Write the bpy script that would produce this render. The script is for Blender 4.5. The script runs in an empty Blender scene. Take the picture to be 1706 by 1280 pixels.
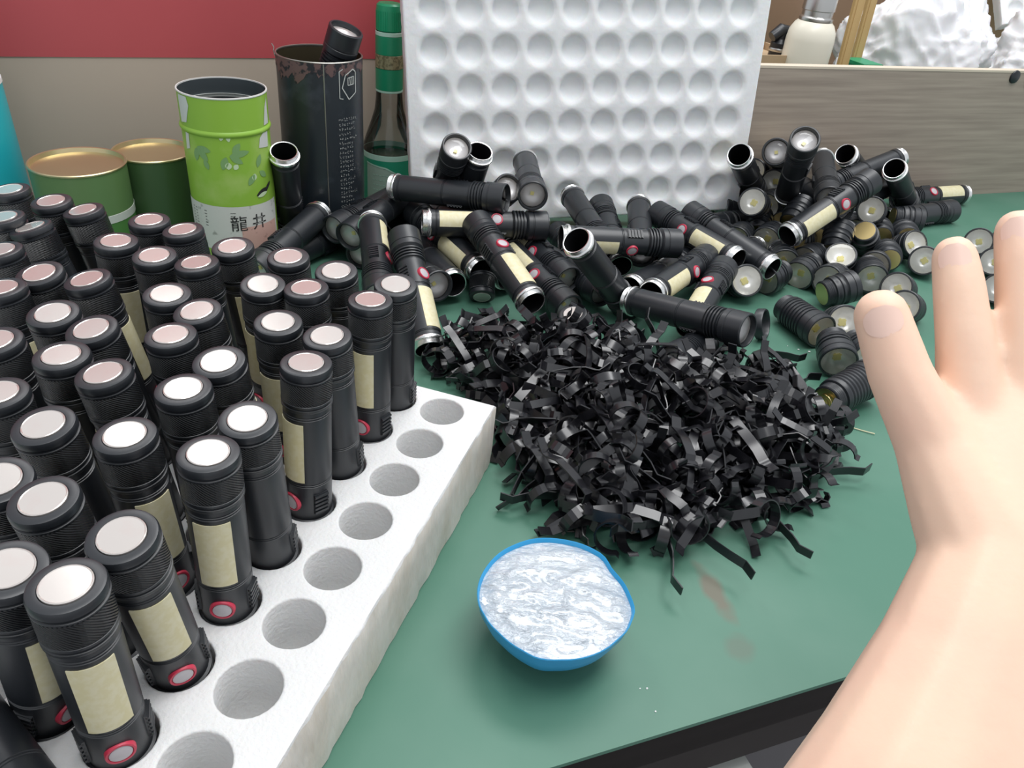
import bpy, bmesh, math, random
from mathutils import Vector, Matrix
random.seed(7)
S = bpy.context.scene
COL = S.collection
V = Vector
R = math.radians

# ---------------------------------------------------------------- camera
W, H, F = 1706.0, 1280.0, 1286.36
CAMH = 0.3751
PITCH, ROLL = R(33.787), R(6.30)
cf = V((0, math.cos(PITCH), -math.sin(PITCH)))
cr0 = V((1, 0, 0)); cu0 = cr0.cross(cf)
CR = cr0 * math.cos(ROLL) + cu0 * math.sin(ROLL)
CU = -cr0 * math.sin(ROLL) + cu0 * math.cos(ROLL)
C0 = V((0, 0, CAMH))
cam = bpy.data.cameras.new('camera')
cam.sensor_width = 36.0
cam.lens = F / W * 36.0
cam.clip_start = 0.01
co = bpy.data.objects.new('camera', cam); COL.objects.link(co)
M = Matrix((CR, CU, -cf)).transposed().to_4x4(); M.translation = C0
co.matrix_world = M
S.camera = co

def ray(px, py):
    return cf + CR * ((px - 853) / F) - CU * ((py - 640) / F)
def at(px, py, z=0.0):            # world point of a photo pixel at height z
    d = ray(px, py); return C0 + d * ((z - CAMH) / d.z)
def atY(px, py, Y):               # ... at world depth Y
    d = ray(px, py); return C0 + d * (Y / d.y)
def atd(px, py, dep):             # ... at distance dep along the optical axis
    return C0 + ray(px, py) * dep

# ---------------------------------------------------------------- world, lamps, exposure
wd = bpy.data.worlds.new('room_air'); S.world = wd; wd.use_nodes = True
bg = wd.node_tree.nodes['Background']
bg.inputs[0].default_value = (0.86, 0.90, 0.95, 1); bg.inputs[1].default_value = 0.78
S.view_settings.view_transform = 'Standard'
S.view_settings.look = 'None'
S.view_settings.gamma = 1.0
S.view_settings.use_curve_mapping = False
S.view_settings.exposure = 0.0
def area(name, loc, aim, sx, sy, power, color=(1, 1, 1)):
    l = bpy.data.lights.new(name, 'AREA'); l.shape = 'RECTANGLE'; l.size = sx; l.size_y = sy
    l.energy = power; l.color = color
    o = bpy.data.objects.new(name, l); COL.objects.link(o); o.location = loc
    o.rotation_euler = (V(aim) - V(loc)).to_track_quat('-Z', 'Y').to_euler()
    return o
area('lamp_back_left', (-.98, 1.72, 1.78), (-.13, .30, .15), .42, .36, 6)
area('lamp_ceiling', (.45, 1.45, 1.95), (.15, .55, 0), 1.5, .55, 20)
area('lamp_overhead', (.35, .25, 1.9), (.1, .5, 0), 1.6, .6, 22)
# ---------------------------------------------------------------- tagging and linking
def tag(o, label=None, cat=None, group=None, kind=None):
    if label: o['label'] = label
    if cat: o['category'] = cat
    if group: o['group'] = group
    if kind: o['kind'] = kind
    return o
def empty(name, mw, label=None, cat=None, group=None):
    o = bpy.data.objects.new(name, None); COL.objects.link(o)
    o.empty_display_size = 0.01; o.matrix_world = mw
    return tag(o, label, cat, group)
def link(name, me, parent=None, mw=None):
    o = bpy.data.objects.new(name, me); COL.objects.link(o)
    if parent is not None: o.parent = parent
    if mw is not None: o.matrix_world = mw
    return o
def frame(origin, axis, xdir):
    z = V(axis).normalized(); x = V(xdir); x = (x - z * x.dot(z)).normalized(); y = z.cross(x)
    m = Matrix((x, y, z)).transposed().to_4x4(); m.translation = V(origin); return m
def facing(origin, axis, phi):    # frame along axis whose local +X looks at the viewer, turned by phi
    a = V(axis).normalized(); c = C0 - V(origin); c = (c - a * c.dot(a))
    if c.length < 1e-6: c = V((1, 0, 0)) - a * a.x
    c.normalize(); r = a.cross(c)
    return frame(origin, a, c * math.cos(phi) + r * math.sin(phi))

# ---------------------------------------------------------------- mesh makers
class MB:
    def __init__(s): s.v = []; s.f = []; s.sm = []; s.mi = []
    def add(s, vs, fs, smooth=True, mi=0):
        o = len(s.v); s.v += [tuple(p) for p in vs]
        for f in fs: s.f.append(tuple(i + o for i in f)); s.sm.append(smooth); s.mi.append(mi)
        return s
    def lathe(s, prof, n=32, smooth=True, mi=0, a0=0.0, a1=None, cen=(0, 0)):
        full = a1 is None; m = n if full else n + 1; vs = []; fs = []
        for r, z in prof:
            for k in range(m):
                t = (2 * math.pi * k / n) if full else a0 + (a1 - a0) * k / n
                vs.append((cen[0] + r * math.cos(t), cen[1] + r * math.sin(t), z))
        for i in range(len(prof) - 1):
            for k in range(n):
                k2 = (k + 1) % m
                fs.append((i * m + k, i * m + k2, (i + 1) * m + k2, (i + 1) * m + k))
        return s.add(vs, fs, smooth, mi)
    def disc(s, r, z, n=32, up=True, mi=0, cen=(0, 0)):
        vs = [(cen[0] + r * math.cos(2 * math.pi * k / n), cen[1] + r * math.sin(2 * math.pi * k / n), z) for k in range(n)]
        f = tuple(range(n)) if up else tuple(reversed(range(n)))
        return s.add(vs, [f], False, mi)
    def box(s, c, d, mi=0, rot=None):
        x, y, z = [q / 2 for q in d]
        vs = [V((a, b, e)) for a in (-x, x) for b in (-y, y) for e in (-z, z)]
        if rot is not None: vs = [rot @ p for p in vs]
        vs = [p + V(c) for p in vs]
        return s.add(vs, [(0, 1, 3, 2), (4, 6, 7, 5), (0, 4, 5, 1), (2, 3, 7, 6), (0, 2, 6, 4), (1, 5, 7, 3)], False, mi)
    def tube(s, pts, rad, n=8, mi=0, cap=True):
        pts = [V(p) for p in pts]; vs = []; fs = []
        rads = rad if isinstance(rad, (list, tuple)) else [rad] * len(pts)
        up = V((0.3, 0.2, 0.93)); px = None
        for i, p in enumerate(pts):
            t = (pts[min(i + 1, len(pts) - 1)] - pts[max(i - 1, 0)]).normalized()
            x = t.cross(up) if px is None else px - t * px.dot(t)
            if x.length < 1e-6: x = t.orthogonal()
            x.normalize(); y = t.cross(x); px = x
            for k in range(n):
                a = 2 * math.pi * k / n; vs.append(p + (x * math.cos(a) + y * math.sin(a)) * rads[i])
        for i in range(len(pts) - 1):
            for k in range(n):
                k2 = (k + 1) % n; fs.append((i * n + k, i * n + k2, (i + 1) * n + k2, (i + 1) * n + k))
        s.add(vs, fs, True, mi)
        if cap:
            s.add(vs[:n], [tuple(reversed(range(n)))], False, mi); s.add(vs[-n:], [tuple(range(n))], False, mi)
        return s
    def strip(s, pts, nrm, w, t, wdir, mi=0):   # flat strip of width w along wdir, thickness t along nrm
        vs = []; fs = []; wd_ = V(wdir).normalized() * (w / 2)
        for p, n in zip(pts, nrm):
            p = V(p); n = V(n) * (t / 2)
            vs += [p - wd_ - n, p + wd_ - n, p + wd_ + n, p - wd_ + n]
        for i in range(len(pts) - 1):
            for k in range(4):
                fs.append((i * 4 + k, i * 4 + (k + 1) % 4, i * 4 + 4 + (k + 1) % 4, i * 4 + 4 + k))
        L_ = (len(pts) - 1) * 4
        fs += [(3, 2, 1, 0), (L_, L_ + 1, L_ + 2, L_ + 3)]
        return s.add(vs, fs, False, mi)
    def mesh(s, name, mats):
        me = bpy.data.meshes.new(name); me.from_pydata(s.v, [], s.f)
        for m in (mats if isinstance(mats, (list, tuple)) else [mats]): me.materials.append(m)
        me.polygons.foreach_set('use_smooth', s.sm); me.polygons.foreach_set('material_index', s.mi)
        bm = bmesh.new(); bm.from_mesh(me); bmesh.ops.remove_doubles(bm, verts=bm.verts, dist=1e-6)
        bmesh.ops.recalc_face_normals(bm, faces=bm.faces); bm.to_mesh(me); bm.free()
        try: me.set_sharp_from_angle(angle=R(38))
        except Exception: pass
        me.update(); return me
    def obj(s, name, mats, parent=None, mw=None): return link(name, s.mesh(name, mats), parent, mw)

def rect_prism(pts2, z0, z1):      # polygon in xy extruded
    b = MB(); n = len(pts2)
    vs = [(x, y, z0) for x, y in pts2] + [(x, y, z1) for x, y in pts2]
    b.add(vs, [tuple(reversed(range(n))), tuple(range(n, 2 * n))] + [(k, (k + 1) % n, n + (k + 1) % n, n + k) for k in range(n)], False)
    return b

def wrap(poly, rad, th=0.0003, a_off=0.0, taper=None, step=0.004):   # flat print wound on a cylinder: poly = [(arc, z)...]
    b = MB(); n = len(poly)
    bm = bmesh.new(); vs = [bm.verts.new((x, z, 0)) for x, z in poly]; bm.faces.new(vs)
    xs = [p[0] for p in poly]; x = min(xs) + step
    while x < max(xs):
        bmesh.ops.bisect_plane(bm, geom=bm.verts[:] + bm.edges[:] + bm.faces[:], plane_co=(x, 0, 0), plane_no=(1, 0, 0)); x += step
    bm.verts.ensure_lookup_table(); out = []
    for v in bm.verts:
        a = v.co.x / rad + a_off; rr = rad + th; out.append((rr * math.cos(a), rr * math.sin(a), v.co.y))
    for i, v in enumerate(bm.verts): v.index = i
    b.add(out, [tuple(v.index for v in f.verts) for f in bm.faces], True); bm.free(); return b

# ---------------------------------------------------------------- materials
def mat(name, col, rough=0.5, metal=0.0, spec=0.5, bump=None, var=None, trans=0.0, sss=0.0, coat=0.0, knurl=None, rand=None):
    m = bpy.data.materials.new(name); m.use_nodes = True; nt = m.node_tree; b = nt.nodes['Principled BSDF']
    b.inputs['Base Color'].default_value = (*col, 1); b.inputs['Roughness'].default_value = rough
    b.inputs['Metallic'].default_value = metal; b.inputs['Specular IOR Level'].default_value = spec
    b.inputs['Transmission Weight'].default_value = trans
    b.inputs['Coat Weight'].default_value = coat
    if sss: b.inputs['Subsurface Weight'].default_value = sss; b.inputs['Subsurface Radius'].default_value = (1, .5, .3); b.inputs['Subsurface Scale'].default_value = .006
    tc = nt.nodes.new('ShaderNodeTexCoord')
    if var:   # (scale, colour2, lo, hi[, stretch])
        mp = nt.nodes.new('ShaderNodeMapping'); nt.links.new(tc.outputs['Object'], mp.inputs[0])
        if len(var) > 4: mp.inputs['Scale'].default_value = var[4]
        nz = nt.nodes.new('ShaderNodeTexNoise'); nz.inputs['Scale'].default_value = var[0]; nz.inputs['Detail'].default_value = 6
        nt.links.new(mp.outputs[0], nz.inputs['Vector'])
        rp = nt.nodes.new('ShaderNodeValToRGB'); rp.color_ramp.elements[0].position = var[2]; rp.color_ramp.elements[1].position = var[3]
        rp.color_ramp.elements[0].color = (*col, 1); rp.color_ramp.elements[1].color = (*var[1], 1)
        nt.links.new(nz.outputs['Fac'], rp.inputs[0]); nt.links.new(rp.outputs[0], b.inputs['Base Color'])
    if rand:  # each object its own shade between the colour and rand
        oi = nt.nodes.new('ShaderNodeObjectInfo'); mx = nt.nodes.new('ShaderNodeMix'); mx.data_type = 'RGBA'
        mx.inputs['A'].default_value = (*col, 1); mx.inputs['B'].default_value = (*rand, 1)
        nt.links.new(oi.outputs['Random'], mx.inputs['Factor']); nt.links.new(mx.outputs['Result'], b.inputs['Base Color'])
    hgt = None
    if bump:  # (scale, strength, distance[, stretch])
        mp = nt.nodes.new('ShaderNodeMapping'); nt.links.new(tc.outputs['Object'], mp.inputs[0])
        if len(bump) > 3: mp.inputs['Scale'].default_value = bump[3]
        nz = nt.nodes.new('ShaderNodeTexNoise'); nz.inputs['Scale'].default_value = bump[0]; nz.inputs['Detail'].default_value = 5
        nt.links.new(mp.outputs[0], nz.inputs['Vector']); hgt = nz.outputs['Fac']; st, di = bump[1], bump[2]
    if knurl: # (turns, pitch): helical grooves about local z
        sp = nt.nodes.new('ShaderNodeSeparateXYZ'); nt.links.new(tc.outputs['Object'], sp.inputs[0])
        def mth(op, a, c=None):
            q = nt.nodes.new('ShaderNodeMath'); q.operation = op
            for k, x in enumerate((a, c)):
                if x is None: continue
                if isinstance(x, (int, float)): q.inputs[k].default_value = x
                else: nt.links.new(x, q.inputs[k])
            return q.outputs[0]
        ang = mth('ARCTAN2', sp.outputs['Y'], sp.outputs['X'])
        hgt = mth('SINE', mth('ADD', mth('MULTIPLY', ang, knurl[0]), mth('MULTIPLY', sp.outputs['Z'], knurl[1])))
        st, di = knurl[2], knurl[3]
    if hgt is not None:
        bp = nt.nodes.new('ShaderNodeBump'); bp.inputs['Strength'].default_value = st; bp.inputs['Distance'].default_value = di
        nt.links.new(hgt, bp.inputs['Height']); nt.links.new(bp.outputs[0], b.inputs['Normal'])
    return m
def thin_glass(name, tint=(1, 1, 1), ior=1.45):
    m = bpy.data.materials.new(name); m.use_nodes = True; nt = m.node_tree; nt.nodes.remove(nt.nodes['Principled BSDF'])
    out = nt.nodes['Material Output']; t = nt.nodes.new('ShaderNodeBsdfTransparent'); t.inputs[0].default_value = (*tint, 1)
    g = nt.nodes.new('ShaderNodeBsdfGlossy'); g.inputs['Roughness'].default_value = 0.03
    fr = nt.nodes.new('ShaderNodeFresnel'); fr.inputs[0].default_value = ior
    mx = nt.nodes.new('ShaderNodeMixShader'); nt.links.new(fr.outputs[0], mx.inputs[0]); nt.links.new(t.outputs[0], mx.inputs[1]); nt.links.new(g.outputs[0], mx.inputs[2])
    nt.links.new(mx.outputs[0], out.inputs[0]); return m

K = {}
K['black'] = mat('black_anodised', (0.013, 0.0155, 0.0195), 0.40, 0, 0.7, bump=(900, .05, .0002))
K['black_in'] = mat('black_bore', (0.004, 0.004, 0.005), 0.55, 0, .3)
K['knurl'] = mat('black_knurled', (0.013, 0.0155, 0.0195), 0.36, 0, 0.7, knurl=(52, 4300, 1.0, .0011))
K['silver'] = mat('bare_aluminium', (0.86, 0.86, 0.85), 0.26, 1.0)
K['disc'] = mat('nickel_disc', (0.76, 0.70, 0.655), 0.19, 0.66, var=(70, (0.76, 0.64, 0.60), .52, .75))
K['cob'] = mat('cob_phosphor', (0.68, 0.62, 0.38), 0.42, 0, .5, var=(300, (0.72, 0.67, 0.46), .4, .6))
K['cobrim'] = mat('cob_border', (0.75, 0.75, 0.70), 0.4)
K['button'] = mat('milky_button', (0.50, 0.47, 0.49), 0.4)
K['red'] = mat('red_ring', (0.55, 0.035, 0.075), 0.4)
K['refl'] = mat('reflector_chrome', (0.95, 0.94, 0.90), 0.28, 0.35, bump=(260, .3, .0006))
K['reflw'] = mat('reflector_white', (0.80, 0.78, 0.78), 0.35, .3)
K['chip'] = mat('led_yellow', (0.85, 0.76, 0.30), 0.35)
K['lens'] = thin_glass('clear_lens')
K['brass'] = mat('brass', (0.62, 0.48, 0.22), 0.3, 1.0)
K['gold'] = mat('gold_lid', (0.66, 0.56, 0.34), 0.38, 0.9, bump=(60, .1, .001))
K['foam'] = mat('pearl_foam', (0.74, 0.74, 0.735), 0.8, 0, .25, bump=(420, .5, .0012), sss=.12)
K['foamcut'] = mat('pearl_foam_cut_edge', (0.71, 0.67, 0.61), 0.85, 0, .2, bump=(260, .7, .0014, (1, 1, .25)), var=(60, (0.64, 0.58, 0.50), .45, .7, (1, 1, .3)), sss=.12)
K['sheet'] = mat('pearl_foam_sheet', (0.84, 0.845, 0.85), 0.75, 0, .25, bump=(140, .35, .0016), sss=.35)
K['clip'] = mat('blackened_spring_steel', (0.009, 0.009, 0.0115), 0.26, 0, 0.75)
K['skin'] = mat('skin', (0.86, 0.60, 0.45), 0.5, 0, .35, bump=(380, .12, .0006), var=(22, (0.84, 0.55, 0.42), .45, .7), sss=.1)
K['nail'] = mat('nail', (0.86, 0.60, 0.50), 0.35)
K['blue'] = mat('blue_plastic', (0.03, 0.33, 0.66), 0.3, 0, .5, sss=.05)
K['gel'] = mat('white_grease', (0.43, 0.485, 0.54), 0.13, 0, 1.0, bump=(60, 1.0, .008, (1, 2.0, 1)), var=(30, (0.52, 0.57, 0.62), .4, .6, (1, 2.2, 1)), sss=.1, coat=1.0)
K['lime'] = mat('lime_paint', (0.27, 0.48, 0.055), 0.38, 0, .5, var=(26, (0.40, 0.56, 0.15), .52, .75))
K['tinin'] = mat('tin_inside', (0.10, 0.12, 0.13), 0.4, .6)
K['tinbrown'] = mat('tin_inside_brown', (0.12, 0.10, 0.06), 0.35, .7)
K['paper'] = mat('aged_paper', (0.60, 0.61, 0.57), 0.7, var=(120, (0.32, 0.33, 0.30), .62, .72))
K['pinkpaper'] = mat('pink_stamp', (0.60, 0.38, 0.32), 0.7, var=(160, (0.35, 0.22, 0.18), .58, .7))
K['ink'] = mat('ink', (0.02, 0.02, 0.02), 0.6)
K['leaf'] = mat('printed_leaf', (0.20, 0.36, 0.14), 0.5)
K['leafpale'] = mat('printed_flower', (0.55, 0.68, 0.45), 0.5)
K['scuff'] = mat('bare_scuff', (0.68, 0.69, 0.66), 0.5, .2)
K['darktin'] = mat('dark_tin_print', (0.014, 0.020, 0.026), 0.36, 0, .6, var=(34, (0.045, 0.055, 0.07), .56, .75))
K['rust'] = mat('worn_tin', (0.14, 0.085, 0.08), 0.5, .2, var=(130, (0.02, 0.02, 0.025), .5, .56))
K['rim'] = mat('tin_rim', (0.34, 0.33, 0.30), 0.35, .8)
K['green1'] = mat('olive_tin', (0.11, 0.20, 0.075), 0.35, 0, .5)
K['green2'] = mat('dark_olive_tin', (0.05, 0.105, 0.04), 0.38, 0, .5)
K['green3'] = mat('grass_tin', (0.07, 0.19, 0.05), 0.38, 0, .5)
K['band'] = mat('grey_band', (0.52, 0.54, 0.51), 0.5)
K['cyan'] = mat('cyan_plastic', (0.02, 0.44, 0.52), 0.35)
K['white'] = mat('white_plastic', (0.80, 0.80, 0.80), 0.4)
K['greencap'] = mat('green_cap', (0.005, 0.29, 0.13), 0.35)
K['greenfoil'] = mat('green_foil', (0.01, 0.25, 0.12), 0.4)
K['mint'] = mat('mint_print', (0.42, 0.66, 0.54), 0.5)
K['goldband'] = mat('gold_band', (0.32, 0.30, 0.17), 0.4, .3, var=(300, (0.16, 0.15, 0.08), .45, .6))
K['glass'] = thin_glass('bottle_glass', (0.93, 0.96, 0.95), 1.5)
K['label'] = mat('green_label', (0.02, 0.30, 0.17), 0.4)
K['labelp'] = mat('pale_label', (0.34, 0.46, 0.38), 0.6)
K['liquor'] = mat('dark_liquor', (0.06, 0.09, 0.06), 0.2, 0, .5)
K['board'] = mat('ash_laminate', (0.39, 0.325, 0.265), 0.5, 0, .4, var=(5.0, (0.285, 0.232, 0.19), .36, .68, (1.2, 1, 30)), bump=(6, .15, .001, (1, 1, 40)))
K['ply'] = mat('raw_board_edge', (0.62, 0.54, 0.43), 0.7)
K['cream'] = mat('cream_enamel', (0.80, 0.76, 0.64), 0.35)
K['steel'] = mat('brushed_steel', (0.55, 0.54, 0.52), 0.28, 1.0)
K['wood'] = mat('pale_wood', (0.58, 0.40, 0.18), 0.55, var=(20, (0.48, 0.31, 0.12), .4, .6, (1, 1, .1)))
K['carton'] = mat('carton_board', (0.46, 0.33, 0.20), 0.8)
K['brown'] = mat('brown_wood', (0.30, 0.19, 0.12), 0.6)
K['plastic_black'] = mat('black_plastic', (0.012, 0.014, 0.018), 0.35)
K['grey'] = mat('grey_concrete', (0.27, 0.26, 0.27), 0.75, var=(4, (0.22, 0.21, 0.22), .4, .6))
K['fascia'] = mat('dark_table_edge', (0.017, 0.013, 0.011), 0.5, 0, .4, bump=(40, .2, .001))
K['redwall'] = mat('red_paint', (0.50, 0.085, 0.095), 0.5, 0, .4, var=(3.5, (0.42, 0.065, 0.075), .4, .7))
K['tanwall'] = mat('tan_paint', (0.50, 0.41, 0.335), 0.6, 0, .4, var=(4, (0.46, 0.375, 0.305), .4, .6))
K['bag'] = mat('white_poly_bag', (0.84, 0.84, 0.86), 0.3, 0, .5, sss=.2)

def mat_mat():
    m = mat('green_bench_mat', (0.064, 0.185, 0.127), 0.46, 0, 0.5, var=(9, (0.094, 0.215, 0.156), .35, .72), bump=(70, .06, .001))
    nt = m.node_tree; b = nt.nodes['Principled BSDF']; base = b.inputs['Base Color'].links[0].from_socket
    tc = nt.nodes.new('ShaderNodeTexCoord')
    def blot(base, cx, cy, rx, ry, ang, col, amount):
        mp = nt.nodes.new('ShaderNodeMapping'); mp.vector_type = 'TEXTURE'
        mp.inputs['Location'].default_value = (cx, cy, 0); mp.inputs['Rotation'].default_value = (0, 0, ang); mp.inputs['Scale'].default_value = (rx, ry, 1)
        nt.links.new(tc.outputs['Object'], mp.inputs[0])
        nz = nt.nodes.new('ShaderNodeTexNoise'); nz.inputs['Scale'].default_value = 60; nt.links.new(tc.outputs['Object'], nz.inputs['Vector'])
        ln = nt.nodes.new('ShaderNodeVectorMath'); ln.operation = 'LENGTH'; nt.links.new(mp.outputs[0], ln.inputs[0])
        ad = nt.nodes.new('ShaderNodeMath'); ad.operation = 'MULTIPLY_ADD'; nt.links.new(nz.outputs['Fac'], ad.inputs[0]); ad.inputs[1].default_value = .9; nt.links.new(ln.outputs['Value'], ad.inputs[2])
        rp = nt.nodes.new('ShaderNodeMapRange'); rp.inputs['From Min'].default_value = 1.35; rp.inputs['From Max'].default_value = .85; rp.inputs['To Max'].default_value = amount
        nt.links.new(ad.outputs[0], rp.inputs['Value'])
        mx = nt.nodes.new('ShaderNodeMix'); mx.data_type = 'RGBA'; mx.inputs['B'].default_value = (*col, 1)
        nt.links.new(rp.outputs['Result'], mx.inputs['Factor']); nt.links.new(base, mx.inputs['A']); return mx.outputs['Result']
    p = at(1190, 985); base = blot(base, p.x, p.y, .010, .030, .35, (0.16, 0.115, 0.085), .75)
    p = at(1230, 1080); base = blot(base, p.x, p.y, .012, .014, 0, (0.12, 0.12, 0.09), .45)
    p = at(1580, 332); base = blot(base, p.x, p.y, .05, .004, .5, (0.45, 0.55, 0.5), .5)
    nt.links.new(base, b.inputs['Base Color']); return m
K['mat'] = mat_mat()

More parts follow.
